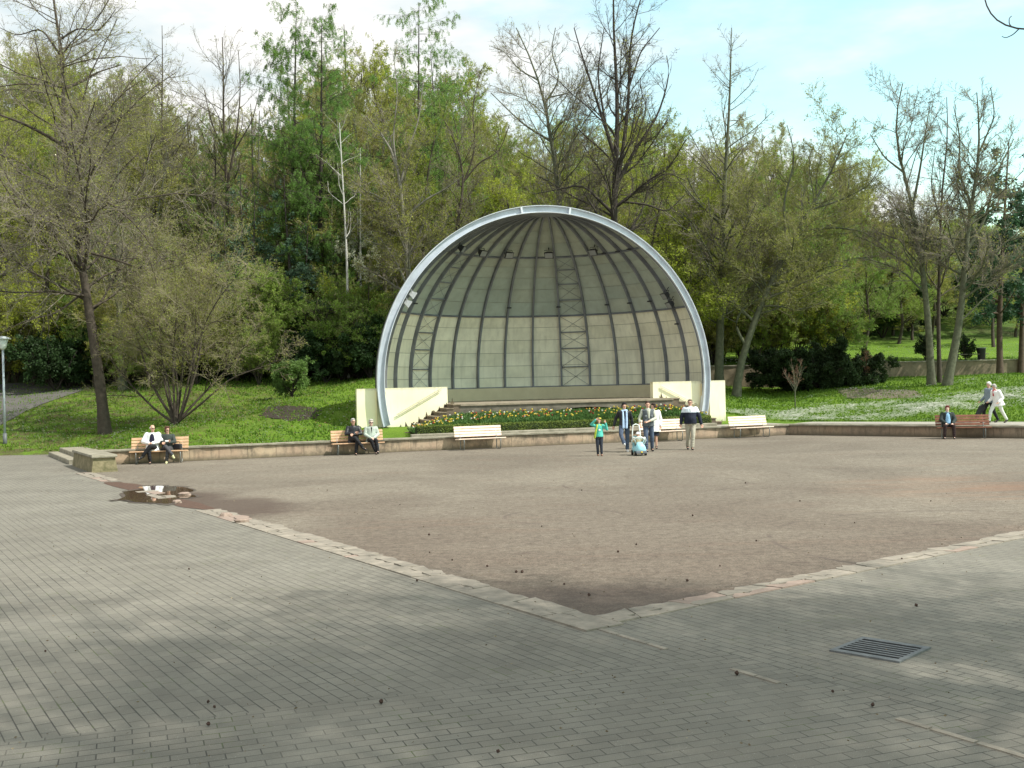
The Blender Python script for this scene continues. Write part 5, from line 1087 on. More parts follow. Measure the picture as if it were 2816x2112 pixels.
# undergrowth along the foot of the wood
for i in range(58):
    px = -60+1150*(i+rng.random())/44 if i < 44 else rng.uniform(1900, 2300); y = rng.uniform(61.5, 67) if i % 2 else rng.uniform(64, 74)
    if px > 1150 and i < 44: px = rng.uniform(0, 1100)
    x = (px-1408)/F_PX*y; 
    if px > 1900: y = rng.uniform(66, 70); x = (px-1408)/F_PX*y
    put('hazel', x, y, hscale=rng.uniform(.7, 1.25))
for i in range(110):
    y = rng.uniform(68, 118); px = rng.uniform(-80, 1750) if i < 80 else rng.uniform(1750, 2900)
    if px > 1750: y = rng.uniform(86, 120)
    put('hazel', (px-1408)/F_PX*y, y, hscale=rng.uniform(.9, 1.6))
for i, (px, y, s_) in enumerate(((150, 62, 1.3), (185, 63, 1.2), (210, 64.5, 1.4), (900, 62.5, 1.2), (940, 63, 1.35), (985, 63.5, 1.3), (1020, 62.5, 1.2), (760, 66, 1.5), (860, 65, 1.4), (300, 66, 1.2), (700, 67, 1.3), (2080, 68, 1.2), (2430, 84, 1.4), (2500, 86, 1.5), (2700, 88, 1.5), (2600, 90, 1.6), (2350, 85, 1.2), (80, 66, 1.3), (1960, 70, 1.3))):
    put('bush', (px-1408)/F_PX*y, y, hscale=s_)
for px, y, cap in ((560, 67, 640), (640, 66, 560), (720, 65.5, 500), (800, 66, 470), (870, 65, 560), (920, 66.5, 600), (690, 67, 460), (1040, 67, 620)): put('spruce', (px-1408)/F_PX*y, y, cap_px=cap)
# white blossoming bush
for i, (dx_, dy_, Y) in enumerate(((800, 530, 63.5), (775, 470, 66))):
    b = landbase(dx_-8, Y); ms = plant('t', [(pts_at([(dx_-6, 760), (dx_-4, 640), (dx_, dy_+10)], Y, b), .06, .02)], [dict(c=13, a=65, l=.22, t0=.75, n=6, r=.4, k=4, up=.02), dict(c=9, a=45, l=.5, n=4, minr=.005), dict(c=5, a=45, l=.5, n=3, minr=.005)], [(5.5, .055, 'blossom', 1, -1, 0)], 'dark', 'dark', 70+i)
    tree('blossoming_tree', b, ms, ['small white blossoming tree beside the left edge of the shell', 'sparse white blossoming tree between the birches'][i])
# laurel bush on the left lawn
b = pb(802, 55.5); ms = plant('t', [([(0, 0, 0), (.1, 0, .5), (.0, .1, 1.4)], .07, .03), ([(0, 0, .1), (-.4, .1, .8), (-.6, 0, 1.5)], .05, .02), ([(0, 0, .1), (.5, -.1, .8), (.8, .2, 1.5)], .05, .02)], [dict(c=14, a=55, l=.75, t0=.25, n=5, r=.5, k=4, up=.03), dict(c=8, a=50, l=.5, n=4), dict(c=5, a=50, l=.6, n=3)], [(9, .075, 'bay', 1, -1, 0)], 'dark', 'dark', 80)
tree('laurel_bush', b, ms, 'rounded glossy green laurel standing alone on the left lawn', 'bush', sc=(.95, .95, 1.05))
# wide dark juniper
b = pb(2250, 61.3); rj = np.random.default_rng(5); tk = []
for i in range(46):
    a = rj.uniform(0, 6.28); L = rj.uniform(1.0, 4.0); hz = rj.uniform(.6, 3.3)*(1.15-.14*L); tk.append(([np.zeros(3), np.array([math.cos(a)*L*.35, math.sin(a)*L*.22, hz*.5]), np.array([math.cos(a)*L*1.0, math.sin(a)*L*.55, hz])], .06, .02))
ms = plant('t', tk, [dict(c=12, a=38, l=.30, t0=.15, n=5, r=.5, k=4, up=.03, floor=.1), dict(c=9, a=42, l=.55, n=4, up=.02, floor=.06), dict(c=5, a=42, l=.6, n=3, floor=.04)], [(9, .095, 'juniper', 1, -1, 0), (.5, .09, 'laurel', 2, -1, 0)], 'dark', 'dark', 81)
tree('juniper_bush', b, ms, 'huge spreading almost black juniper before the old wall', 'bush')
# saplings
b = T(2187, 1121); ms = plant('t', [([(0, 0, 0), (.0, 0, .5), (.02, 0, .95)], .035, .025)], [dict(c=13, a=24, av=8, l=2.1, t0=.8, t1=.99, n=6, w=.06, up=.03, r=.6, k=4, tp=.3), dict(c=5, a=30, l=.3, n=4, w=.1, minr=.006), dict(c=3, a=40, l=.4, n=3, minr=.005)], [(1.5, .03, 'rust', 1, -1, 0)], 'green', 'red', 82)
tree('sapling', b, ms, 'young sapling with reddish upright twigs on the daisy lawn')
b = T(2380, 1058); ms = plant('t', [([(0, 0, 0), (.0, 0, .4), (.02, 0, .8)], .03, .02)], [dict(c=14, a=32, av=8, l=1.5, t0=.5, t1=.99, n=6, w=.08, up=.04, r=.6, k=4), dict(c=7, a=38, l=.35, n=4, minr=.006), dict(c=4, a=40, l=.4, n=3, minr=.005)], [(2.5, .05, 'rust', 1, -1, 0)], 'brown', 'red', 83)
tree('sapling', b, ms, 'taller russet sapling in front of the juniper by the soil bed')
# small upright dark shrubs and thin trees on the far terrace
for i, (x, y) in enumerate(((2545, 997), (2655, 1000))):
    p = T(x, y); ms = plant('t', [([(0, 0, 0), (0, 0, .5), (0, 0, 1.2)], .05, .02)], [dict(c=16, a=25, l=.7, t0=.1, n=4, r=.5, k=4), dict(c=6, a=35, l=.5, n=3), dict(c=4, a=40, l=.5, n=3)], [(6, .09, 'juniper', 1, -1, 0)], 'dark', 'dark', 84+i)
    tree('upright_shrub', p, ms, ['small dark upright shrub on the far terrace, left of the trio of alders', 'small dark upright shrub on the far terrace, right of the trio of alders'][i], 'bush')
for i, (px, y, capy) in enumerate(((2052, 68, 420), (2377, 76, 560), (2470, 79, 620), (2135, 72, 380), (2240, 75, 400), (2560, 82, 560), (2735, 74, 600), (1930, 66, 420))): put('bud', (px-1408)/F_PX*y, y, cap_px=capy)

# big trees near the camera on the right: one branch reaches into the view, their twigs shade the foreground
def near_tree(x, y, hgt, seed, label, extra=None):
    r = np.random.default_rng(seed); tk = [([(0, 0, 0), (.1, 0, 2), (0, .2, 4.5), (.2, .1, 7), (.1, 0, hgt)], .34, .05)]
    for i in range(9): a = i*.7+r.uniform(0, .5); z = r.uniform(5., hgt*.75); L = r.uniform(2, 3.2); tk.append(([(.1, 0, z), (math.cos(a)*L*.5, math.sin(a)*L*.5, z+1.2), (math.cos(a)*L, math.sin(a)*L, z+1.8)], .11, .03))
    if extra: tk += extra
    ms = plant('t', tk, [dict(c=14, a=50, l=.40, t0=.35, n=6, w=.15, up=.07, r=.45, k=5, maxr=.05, longest=10), dict(c=16, a=45, l=.5, n=5, w=.18, up=.06, minr=.008), dict(c=13, a=42, l=.6, n=3, w=.2, minr=.005)], [(3.0, .05, 'bud', 1, -1, 0)], 'brown', 'grey', seed)
    return tree('broadleaf_tree', (x, y, 0), ms, label)
NEAR = True
if NEAR:
    bx = np.array([10.5, 1.0, 0.]); k = k_
    br = [AT(x, y, Y)-bx for x, y, Y in ((3700, -500, 6.0), (3100, -60, 6.4), (2990, 40, 6.5), (2900, 78, 6.6), (2810, 86, 6.7), (2745, 66, 6.8), (2715, 30, 6.9), (2700, -30, 7.0), (2705, -100, 7.0))]
    t1 = [AT(x, y, 6.7)-bx for x, y in ((2800, 86), (2785, 98), (2765, 105), (2755, 100))]; t2 = [AT(x, y, 6.8)-bx for x, y in ((2790, 82), (2778, 68), (2775, 50), (2782, 44))]
    near_tree(10.5, 1.0, 10.5, 91, 'large tree outside the right edge with one thin branch hanging into view', [([(.1, 0, 5.0)]+[tuple(p) for p in br[:3]],   .03, .008), (br[2:], .008, .0035), (t1, .004, .0022), (t2, .004, .0022)])
def shade_tree(x, y, hgt, seed, label):
    r = np.random.default_rng(seed); tk = [([(0, 0, 0), (.1, 0, 5), (0, .2, 10), (.2, .1, hgt)], .30, .02)]
    for i in range(12): a = i*.55+r.uniform(0, .5); z = r.uniform(9, hgt*.85); L = r.uniform(3.5, 5.5); tk.append(([(.1, 0, z), (math.cos(a)*L*.5, math.sin(a)*L*.5, z+1.4), (math.cos(a)*L, math.sin(a)*L, z+2.4)], .05, .015))
    ms = plant('t', tk, [dict(c=10, a=48, l=.42, t0=.45, n=6, w=.15, up=.06, r=.5, k=4, maxr=.03), dict(c=12, a=45, l=.5, n=5, w=.18, up=.05, minr=.006), dict(c=9, a=45, l=.6, n=3, w=.2, minr=.004)], [(2.0, .055, 'bud', 1, -1, 0)], 'brown', 'grey', seed)
    return tree('broadleaf_tree', (x, y, 0), ms, label)
shade_tree(13.5, 4.5, 19, 94, 'tall fine twigged tree out of view to the right of the paving')
shade_tree(9.0, 3.0, 20, 95, 'tall fine twigged tree out of view beside the camera at the right')

# ================================================================= PEOPLE
def remeshed(mb, voxel, smooth=3, name='m', decim=None):
    me = mb.mesh('tmp', []); o = link('tmp', me); md = o.modifiers.new('r', 'REMESH'); md.mode = 'VOXEL'; md.voxel_size = voxel
    if smooth: s_ = o.modifiers.new('s', 'SMOOTH'); s_.iterations = smooth; s_.factor = .5
    bpy.context.view_layer.update(); dg = bpy.context.evaluated_depsgraph_get(); ne = bpy.data.meshes.new_from_object(o.evaluated_get(dg)); bpy.data.objects.remove(o); bpy.data.meshes.remove(me)
    ne.name = name; ne.polygons.foreach_set('use_smooth', np.ones(len(ne.polygons), bool)); return ne
def paint(me, mats, fn):
    me.materials.clear()
    for x in mats: me.materials.append(x)
    if fn:
        n = len(me.polygons); c = np.zeros(n*3, np.float32); me.polygons.foreach_get('center', c); c = c.reshape(n, 3); me.polygons.foreach_set('material_index', np.asarray(fn(c), np.int32))
    return me
def cloth(name, col, var=.18, rough=.85): return mat('cloth_'+name, col, rough, var, 5, bump=.5, bscale=14)
SKIN = mat('skin', (.60, .36, .26), .55, .08, 12); LIP = mat('lips', (.45, .16, .13), .5); EYE_M = mat('eye_dark', (.03, .02, .02), .3); LENS = mat('dark_glasses', (.02, .018, .018), .15)
STAND = dict(pel=(0, 0, .95), chest=(0, 0, 1.27), neck=(0, 0, 1.46), head=(0, -.015, 1.62), sl=(-.185, 0, 1.40), sr=(.185, 0, 1.40), el=(-.24, .02, 1.13), er=(.24, .02, 1.13), wl=(-.255, -.05, .88), wr=(.255, -.05, .88),
             hl=(-.09, 0, .92), hr=(.09, 0, .92), kl=(-.10, -.02, .50), kr=(.10, -.02, .50), al=(-.10, .03, .09), ar=(.10, .03, .09), tl=(-.02, -1, -.25), tr=(.02, -1, -.25))
SIT = dict(pel=(0, .08, .54), chest=(0, .13, .85), neck=(0, .14, 1.04), head=(0, .10, 1.20), sl=(-.185, .13, .98), sr=(.185, .13, .98), el=(-.25, .05, .74), er=(.25, .05, .74), wl=(-.10, -.14, .66), wr=(.10, -.14, .66),
           hl=(-.09, .06, .53), hr=(.09, .06, .53), kl=(-.11, -.38, .53), kr=(.11, -.38, .53), al=(-.11, -.34, .09), ar=(.11, -.34, .09), tl=(0, -1, -.25), tr=(0, -1, -.25))
PROFILE = ((-.22, .155, .11), (0, .165, .12), (.35, .148, .108), (.7, .172, .120), (.9, .172, .105), (1.0, .10, .075))
def torso(m, J, grow=0., s0=-.22, s1=1.0, belly=0., flare=0., k=16):
    pel, ch, nk = (np.array(J[q]) for q in ('pel', 'chest', 'neck')); rings = []
    for s in np.linspace(s0, s1, 12):
        if s < .6: c = pel+(ch-pel)*s/.6
        else: c = ch+(nk-ch)*(s-.6)/.4
        rx = np.interp(s, [p[0] for p in PROFILE], [p[1] for p in PROFILE])+grow; ry = np.interp(s, [p[0] for p in PROFILE], [p[2] for p in PROFILE])+grow
        if s < 0: rx += flare*(-s)/.3; ry += flare*(-s)/.3
        b = belly*math.exp(-((s-.25)/.25)**2); tilt = (ch-pel)/np.linalg.norm(ch-pel)
        rings.append([(c[0]+rx*math.cos(t), c[1]+(ry+(b if math.sin(t) < 0 else 0))*math.sin(t), c[2]-tilt[1]*ry*math.sin(t)*.8) for t in np.arange(k)/k*6.283])
    m.loft(rings)
def hand(m, w, e, side, hd=None, curl=.6, r=.0105):
    w = np.array(w, float); d = unit(w-np.array(e, float)) if hd is None else unit(np.array(hd, float)); up = np.array([0, -1., 0]) if abs(d[1]) < .8 else np.array([0, 0, 1.]); a = unit(np.cross(d, up)); nrm = np.cross(a, d)
    m.capsule(w, .024, w+d*.04, .028); m.capsule(w+d*.035-a*.018, .02, w+d*.085-a*.026, .017); m.capsule(w+d*.035+a*.018, .02, w+d*.085+a*.026, .017)
    for i, (o, L) in enumerate(((-.033, .060), (-.011, .072), (.011, .068), (.033, .052))):
        p0 = w+d*.085+a*o; p1 = p0+(d*math.cos(curl*.5)+nrm*math.sin(curl*.5))*L*.5; p2 = p1+(d*math.cos(curl*1.4)+nrm*math.sin(curl*1.4))*L*.5; m.capsule(p0, r, p1, r*.95, k=7); m.capsule(p1, r*.95, p2, r*.8, k=7)
    t0 = w+d*.03+a*side*.022; t1 = t0+(d*.7+a*side*.7)*.04; m.capsule(t0, .013, t1, .012, k=7); m.capsule(t1, .012, t1+(d*.95+a*side*.2+nrm*.2)*.03, .010, k=7)
def person(label, base, rz, J, fit, height_=1.75, hs=1.0, yaw=0, pitch=0, group=None):
    J = {**STAND, **J} if 'sit' not in fit else {**SIT, **J}; sc = height_/1.75
    root = thing('person', tuple(base), label, 'person', rz, group); root.scale = (sc,)*3
    A = {k: np.array(v, float) for k, v in J.items()}; HM = Matrix.Translation(Vector(A['head'])) @ Matrix.Rotation(yaw, 4, 'Z') @ Matrix.Rotation(pitch, 4, 'X') @ Matrix.Scale(hs, 4)
    # ---- body, one continuous skin
    m = MB(); torso(m, A, -.012); m.capsule(A['neck']-np.array([0, 0, .05]), .058, A['head']-np.array([0, -.01, .06]), .050)
    m.ell((0, .008, .012), (.076, .092, .105), mtx=HM, k=18, n=12); m.ell((0, -.018, -.045), (.056, .066, .066), mtx=HM, k=16, n=10); m.ell((0, -.094, -.012), (.012, .018, .022), mtx=HM); m.ell((0, -.085, .022), (.05, .012, .010), mtx=HM); m.ell((0, -.080, -.052), (.024, .014, .012), mtx=HM); m.ell((0, -.068, -.092), (.022, .018, .016), mtx=HM)
    for s_ in (-1, 1): m.ell((s_*.078, .012, -.008), (.010, .018, .030), mtx=HM)
    for s_, a in ((-1, 'l'), (1, 'r')):
        S, E_, W, Hh, K, N, To = (A[q+a] for q in 'sewhkat'); To = unit(To)
        m.capsule(S, .050, E_, .040); m.capsule(E_, .040, W, .026); hand(m, W, E_, -s_, fit.get('hd'+a), fit.get('curl', .6)); m.capsule(Hh, .085, K, .054); m.capsule(K, .054, K+(N-K)*.35, .052); m.capsule(K+(N-K)*.3, .052, N, .034)
        m.capsule(N+np.array([0, 0, -.03]), .036, N+To*.13+np.array([0, 0, -.02]), .030)
    me = remeshed(m, .0085, 2, 'body'); HI = np.array(HM.inverted())
    def face(c):
        h = c @ HI[:3, :3].T+HI[:3, 3]; return np.where((np.abs(h[:, 0]) < .024) & (np.abs(h[:, 2]+.054) < .0075) & (h[:, 1] < -.05), 1, 0)
    link('body', paint(me, [mat('skin_'+fit['skin'][0], fit['skin'][1], .55, .08, 12) if 'skin' in fit else SKIN, LIP], face), root)
    def part(name, mb, m_, vox=.011, fn=None, sm=3):
        me = remeshed(mb, vox, sm, name); return link(name, paint(me, m_ if isinstance(m_, list) else [m_], fn), root)
    # eyes or glasses
    if fit.get('glasses') != 'dark':
        for s_ in (-1, 1): q = MB(); q.ell((s_*.030, -.082, .004), (.012, .010, .007), mtx=HM, k=8, n=6); q.obj('eye', EYE_M, root)
    if fit.get('glasses'):
        q = MB()
        for s_ in (-1, 1):
            if fit['glasses'] == 'dark': q.ell((s_*.034, -.096, .002), (.030, .007, .021), mtx=HM, k=10, n=6)
            else: P = [(s_*.034+.027*math.cos(t), -.101, .002+.018*math.sin(t)) for t in np.linspace(0, 6.283, 13)]; P = [tuple(HM @ Vector(p)) for p in P]; q.tube(P, .0035, 4)
            q.tube([tuple(HM @ Vector(p)) for p in ((s_*.06, -.096, .006), (s_*.082, -.03, .008), (s_*.084, .02, .006))], .003, 4)
        q.tube([tuple(HM @ Vector(p)) for p in ((-.008, -.103, .004), (.008, -.103, .004))], .003, 4); q.obj('glasses', LENS, root)
    # hair
    h = fit.get('hair')
    if h:
        hm = mat('hair_'+h[0], h[1], .75, .35, 30, bump=.5, bscale=60); q = MB(); st = h[2]
        if st == 'bald':
            for s_ in (-1, 1): q.ell((s_*.066, .03, .01), (.022, .05, .042), mtx=HM)
            q.ell((0, .078, .0), (.062, .028, .05), mtx=HM)
        else:
            q.ell((0, .020, .040), (.086, .094, .092), mtx=HM, k=18, n=12); q.ell((0, .055, .0), (.078, .062, .075), mtx=HM, k=14, n=10); q.ell((0, -.030, .083), (.066, .052, .036), mtx=HM)
            if st in ('full', 'bob'):
                for s_ in (-1, 1): q.ell((s_*.074, .012, .0 if st == 'full' else -.02), (.022, .055, .062 if st == 'full' else .085), mtx=HM)
                q.ell((.01, .0, .085), (.085, .09, .06), mtx=HM)
            if st == 'bob': q.ell((0, .06, -.04), (.08, .05, .07), mtx=HM)
        part('hair', q, hm, .009, sm=1)
    if 'hat' in fit:
        q = MB(); q.ell((0, .005, .060), (.094, .105, .075), mtx=HM, k=16, n=10); q.ell((0, -.0, .04), (.115, .130, .014), mtx=HM, k=16, n=8); part('hat', q, fit['hat'], .009, sm=1)
    # trousers or skirt
    if 'skirt' in fit:
        q = MB(); torso(q, A, .012, -.2, .3); c = A['pel']; q.loft([[(c[0]+rx*math.cos(t), c[1]+ry*math.sin(t), z) for t in np.arange(16)/16*6.283] for z, rx, ry in ((.50, .215, .16), (.70, .20, .155), (.85, .19, .15), (1.0, .15, .12))]); part('skirt', q, fit['skirt'])
    else:
        q = MB(); torso(q, A, .010, -.2, .32)
        lo = fit.get('hemr', .058)
        for a in 'lr':
            H_, K, N = A['h'+a], A['k'+a], A['a'+a]; e = N+(K-N)*.08; q.capsule(H_, .104, K, .074); q.capsule(K, .074, K+(e-K)*.5, .066); q.capsule(K+(e-K)*.5, .066, e, lo)
            for f in (.35, .62, .8): q.ell(K+(e-K)*f+np.array([0, -.012, 0]), (.068, .066, .020))
        part('trousers', q, fit['trousers'])
    for a in 'lr':
        N = A['a'+a]; To = unit(A['t'+a]); q = MB(); q.capsule(N+np.array([0, .0, -.035])-To*.035, .043, N+To*.11+np.array([0, 0, -.032]), .040); q.capsule(N+To*.08+np.array([0, 0, -.04]), .040, N+To*.17+np.array([0, 0, -.025]), .034); q.capsule(N+np.array([0, 0, .0]), .044, N-To*.01+np.array([0, 0, -.04]), .042)
        part('shoe', q, fit['shoes'], .010, sm=2)
        if 'socks' in fit: q = MB(); q.capsule(N+np.array([0, 0, .02]), .042, N+np.array([0, 0, .06]), .044); part('sock', q, fit['socks'], .010)
    # shirt and jacket
    g = fit.get('bulk', 0.)
    if 'shirt' in fit:
        q = MB(); torso(q, A, .012+g*.5, -.1, 1.02, fit.get('belly', 0)*1.0)
        if fit.get('shirt_sleeves'):
            for a in 'lr': S, E_, W = A['s'+a], A['e'+a], A['w'+a]; q.capsule(S, .068, E_, .054); q.capsule(E_, .054, E_+(W-E_)*fit['shirt_sleeves'], .045)
        q.capsule(A['neck']-np.array([0, 0, .04]), .066, A['neck']+np.array([0, 0, .02 if not fit.get('turtle') else .05]), .062); part('shirt', q, fit['shirt'])
    if 'jacket' in fit:
        q = MB(); torso(q, A, .030+g, fit.get('jhem', -.2), 1.0, fit.get('belly', 0), fit.get('flare', .02)); 
        if fit.get('sleeves', True):
            for a in 'lr':
                S, E_, W = A['s'+a], A['e'+a], A['w'+a]; we = E_+(W-E_)*.93; q.capsule(S, .074+g*.6, E_, .062+g*.5); q.capsule(E_, .062+g*.5, we, .047+g*.3)
                for f in (.3, .62, .88): q.ell(S+(E_-S)*f, (.072+g*.5, .070+g*.5, .022))
                for f in (.25, .6): q.ell(E_+(we-E_)*f, (.060+g*.4, .058+g*.4, .024))
        else:
            for a in 'lr': q.ell(A['s'+a]*np.array([.93, 1, 1]), (.062, .08, .07))
        q.capsule(A['neck']+np.array([-.04, .0, -.02]), .045, A['neck']+np.array([.04, .0, -.02]), .045)
        jk = part('jacket', q, fit['jacket'], .012, fit.get('jfn'), 3)
        # an open front: the cloth beneath shows as a strip down the chest
        if 'front' in fit:
            w0, w1, z0, z1, fm = fit['front']; q = MB(); ch, pel, nk = A['chest'], A['pel'], A['neck']; rings = []
            for i in range(9):
                t = i/8; s = z0+(z1-z0)*t; c = pel+(ch-pel)*s/.6 if s < .6 else ch+(nk-ch)*(s-.6)/.4; ry = np.interp(s, [p[0] for p in PROFILE], [p[2] for p in PROFILE])+.037+g+fit.get('belly', 0)*math.exp(-((s-.25)/.25)**2); wd = w0+(w1-w0)*t
                rings.append([(c[0]+x*wd, c[1]-ry*(1-.10*x*x)+y, c[2]+.0) for x, y in ((-1, .04), (-1, .006), (-.5, -.004), (0, -.008), (.5, -.004), (1, .006), (1, .04))])
            q.loft(rings); link('shirt_front', (lambda me: (me.polygons.foreach_set('use_smooth', np.ones(len(me.polygons), bool)), me)[1])(q.mesh('shirt_front', [fm])), root)
    for nm, mb, m_ in fit.get('extra', lambda A, HM: [])(A, HM): part(nm, mb, m_, .011)
    return root
DEN = cloth('denim', (.075, .10, .15), .35); DKDEN = cloth('dark_denim', (.030, .036, .050), .35); BLK = cloth('black', (.014, .014, .016), .3); BLKL = mat('black_leather', (.020, .021, .024), .42, .3, 6, bump=.5, bscale=16); WHT = cloth('white', (.82, .82, .80), .06)
SH_BLK = mat('shoe_black', (.018, .016, .016), .4); SH_WHT = mat('shoe_white', (.75, .75, .74), .6); SH_BRN = mat('shoe_brown', (.14, .07, .04), .5)
def person_at(px, py, z=0.): q = G(px, py, z); return (q[0], q[1], z)
# girl in turquoise
def scarf_child(A, HM):
    q = MB(); q.capsule((-.09, -.06, 1.42), .05, (.08, -.08, 1.42), .05); q.capsule((-.10, -.11, 1.40), .045, (-.17, -.13, 1.15), .045); q.capsule((-.17, -.13, 1.15), .045, (-.22, -.08, .86), .05)
    b = MB(); b.ell((.03, -.02, .10), (.075, .07, .04), mtx=HM); p = MB(); p.ell((-.0, -.145, 1.20), (.055, .014, .05)); return [('scarf', q, cloth('lime', (.42, .50, .06))), ('hair_ribbon', b, cloth('yellow', (.60, .52, .08))), ('print', p, WHT)]
person('child in turquoise sweater and dark jeans with both hands raised to the head', person_at(1649, 1254), R_(4), dict(el=(-.36, -.02, 1.46), wl=(-.16, -.14, 1.69), er=(.36, -.06, 1.22), wr=(.29, -.16, 1.52), al=(-.07, .05, .09), ar=(.09, -.04, .09), kl=(-.09, -.03, .5), kr=(.08, -.05, .5)),
       dict(shirt=cloth('turquoise', (.10, .50, .42)), shirt_sleeves=.95, jacket=cloth('turquoise', (.10, .50, .42)), jhem=-.12, flare=.01, trousers=DKDEN, shoes=SH_BRN, hair=('brown', (.14, .075, .04), 'bob'), extra=scarf_child, hdl=(.7, -.1, .3), hdr=(-.3, 0, .9), curl=.3), 1.28, 1.13, yaw=R_(-10))
# young man, one foot kicked forward
def scarf_blue(A, HM):
    q = MB(); q.capsule((-.08, -.05, 1.46), .045, (.08, -.05, 1.46), .045)
    for s_ in (-1, 1): q.capsule((s_*.065, -.13, 1.42), .032, (s_*.06, -.165, 1.15), .040); q.capsule((s_*.06, -.165, 1.15), .040, (s_*.055-.01, -.175, .86), .045)
    return [('scarf', q, cloth('sky_blue', (.46, .62, .82), .1))]
person('young man with black hair, black jacket and pale blue scarf kicking one foot forward', person_at(1719, 1242), R_(2), dict(kl=(-.17, -.26, .62), al=(-.08, -.44, .30), tl=(-.1, -1, .15), hl=(-.10, 0, .92), kr=(.09, -.03, .5), ar=(.08, 0, .09), el=(-.30, .10, 1.16), wl=(-.37, .06, .92), er=(.27, .02, 1.14), wr=(.27, -.07, .90)),
       dict(shirt=cloth('navy', (.02, .025, .04)), jacket=BLKL, jhem=-.22, front=(.045, .03, .1, .95, cloth('navy', (.02, .025, .04))), trousers=DEN, shoes=SH_WHT, hair=('black', (.012, .010, .010), 'full'), extra=scarf_blue, hemr=.07), 1.75, yaw=R_(8))
# man in vest
def vest_bits(A, HM):
    q = MB()
    for x, z in ((-.10, 1.22), (.10, 1.22), (-.10, 1.06), (.10, 1.06)): q.ell((x, -.168, z), (.055, .016, .052))
    return [('pocket', q, cloth('vest_light', (.16, .18, .19)))]
person('smiling man in grey vest and light shirt pushing the ride-on toy', person_at(1784, 1242), R_(4), dict(er=(.25, -.10, 1.14), wr=(-.14, -.40, 1.02), el=(-.30, .0, 1.14), wl=(-.29, -.12, .92), kl=(-.10, -.10, .51), al=(-.09, -.10, .09), kr=(.13, .02, .50), ar=(.15, .16, .10)),
       dict(shirt=cloth('pale_olive', (.46, .47, .38), .1), shirt_sleeves=.55, jacket=cloth('vest_grey', (.095, .11, .12)), sleeves=False, jhem=-.15, front=(.03, .075, .35, .98, cloth('pale_olive', (.46, .47, .38), .1)), trousers=DEN, shoes=SH_BLK, hair=('darkbrown', (.05, .03, .022), 'short'), belly=.035, bulk=.012, extra=vest_bits, hdr=(-.5, -.7, -.1), curl=1.2), 1.80, yaw=R_(-6))
# woman behind him
person('woman in white jacket and dark skirt walking behind the man in the vest', person_at(1799, 1234), R_(-6), dict(kl=(-.08, -.02, .48), al=(-.08, .06, .09), kr=(.08, -.06, .48), ar=(.09, -.06, .09), er=(.26, .04, 1.12)),
       dict(jacket=cloth('white_quilt', (.80, .80, .76), .08), jhem=-.55, flare=.03, bulk=.03, skirt=cloth('navy_skirt', (.018, .022, .035)), shoes=SH_BLK, hair=('dark', (.035, .022, .018), 'full')), 1.68, yaw=R_(-50))
# man in two tone windbreaker
def wb(c): return np.where(c[:, 2] > 1.285, 1, 0)
person('man with glasses in navy and white windbreaker and beige trousers walking at the right', person_at(1900.5, 1237), R_(-3), dict(el=(-.29, .03, 1.14), wl=(-.33, -.04, .90), er=(.31, .0, 1.13), wr=(.36, -.06, .88), kl=(-.08, .08, .50), al=(-.09, .26, .13), tl=(0, -1, -.5), kr=(.07, -.10, .51), ar=(.03, -.10, .09)),
       dict(shirt=WHT, jacket=[cloth('navy_shell', (.016, .020, .035)), cloth('ice_white', (.70, .76, .82), .06)], jfn=wb, jhem=-.1, front=(.02, .055, .72, .99, WHT), belly=.05, bulk=.025, trousers=cloth('beige', (.42, .39, .31), .15), shoes=SH_BLK, hair=('greybrown', (.20, .15, .11), 'short'), glasses='clear', hemr=.068), 1.82, yaw=R_(-6))
# ride-on toy with a toddler
p = person_at(1757, 1252); toy = thing('ride_on_toy', p, 'light blue ride-on toy car with tall push handle and toddler seat', 'ride-on toy', R_(6))
BLU = mat('toy_blue', (.33, .66, .74), .4, .06, 4); TG = mat('toy_grey', (.16, .18, .20), .5); WP = mat('toy_white', (.80, .84, .80), .45)
q = MB(); q.loft([[(x*w, y, z) for x, z in ((-1, .10), (-1.02, .22), (-.8, .33), (-.4, t), (.4, t), (.8, .33), (1.02, .22), (1, .10))] for y, w, t in ((-.42, .10, .30), (-.36, .17, .40), (-.2, .185, .46), (0, .18, .42), (.12, .17, .30), (.30, .17, .30), (.36, .12, .28))]); q.obj('body', BLU, toy, smooth=True)
q = MB(); q.cbox((0, -.39, .13), (.36, .10, .10)); q.obj('bumper', TG, toy); q = MB(); q.ell((0, -.45, .13), (.035, .012, .025)); q.obj('badge', mat('toy_yellow', (.8, .55, .05), .4), toy)
for x in (-.17, .17):
    for y in (-.25, .25): q = MB(); q.tube([(x-.03, y, .085), (x+.03, y, .085)], .085, 14); q.obj('wheel', SH_BLK, toy)
q = MB(); q.tube([(-.13, -.12, .44), (-.17, -.14, .56), (-.06, -.16, .62), (.06, -.16, .62), (.17, -.14, .56), (.13, -.12, .44)], .022, 8); q.obj('steering_handle', WP, toy, smooth=True)
q = MB(); q.tube([(-.13, .30, .30), (-.135, .33, .75), (-.10, .35, 1.0), (0, .36, 1.04), (.10, .35, 1.0), (.135, .33, .75), (.13, .30, .30)], .020, 8); q.obj('push_handle', WP, toy, smooth=True)
q = MB(); q.tube([(-.20, .10, .34), (-.24, -.04, .50), (-.20, -.10, .60), (0, -.12, .56), (.20, -.10, .60), (.24, -.04, .50), (.20, .10, .34)], .022, 8); q.obj('guard_ring', WP, toy, smooth=True)
q = MB(); q.loft([[(x, y, z) for x, z in ((-.15, .3), (.15, .3), (.14, .62), (0, .68), (-.14, .62))] for y in (.17, .21)]); q.obj('seat_back', BLU, toy)
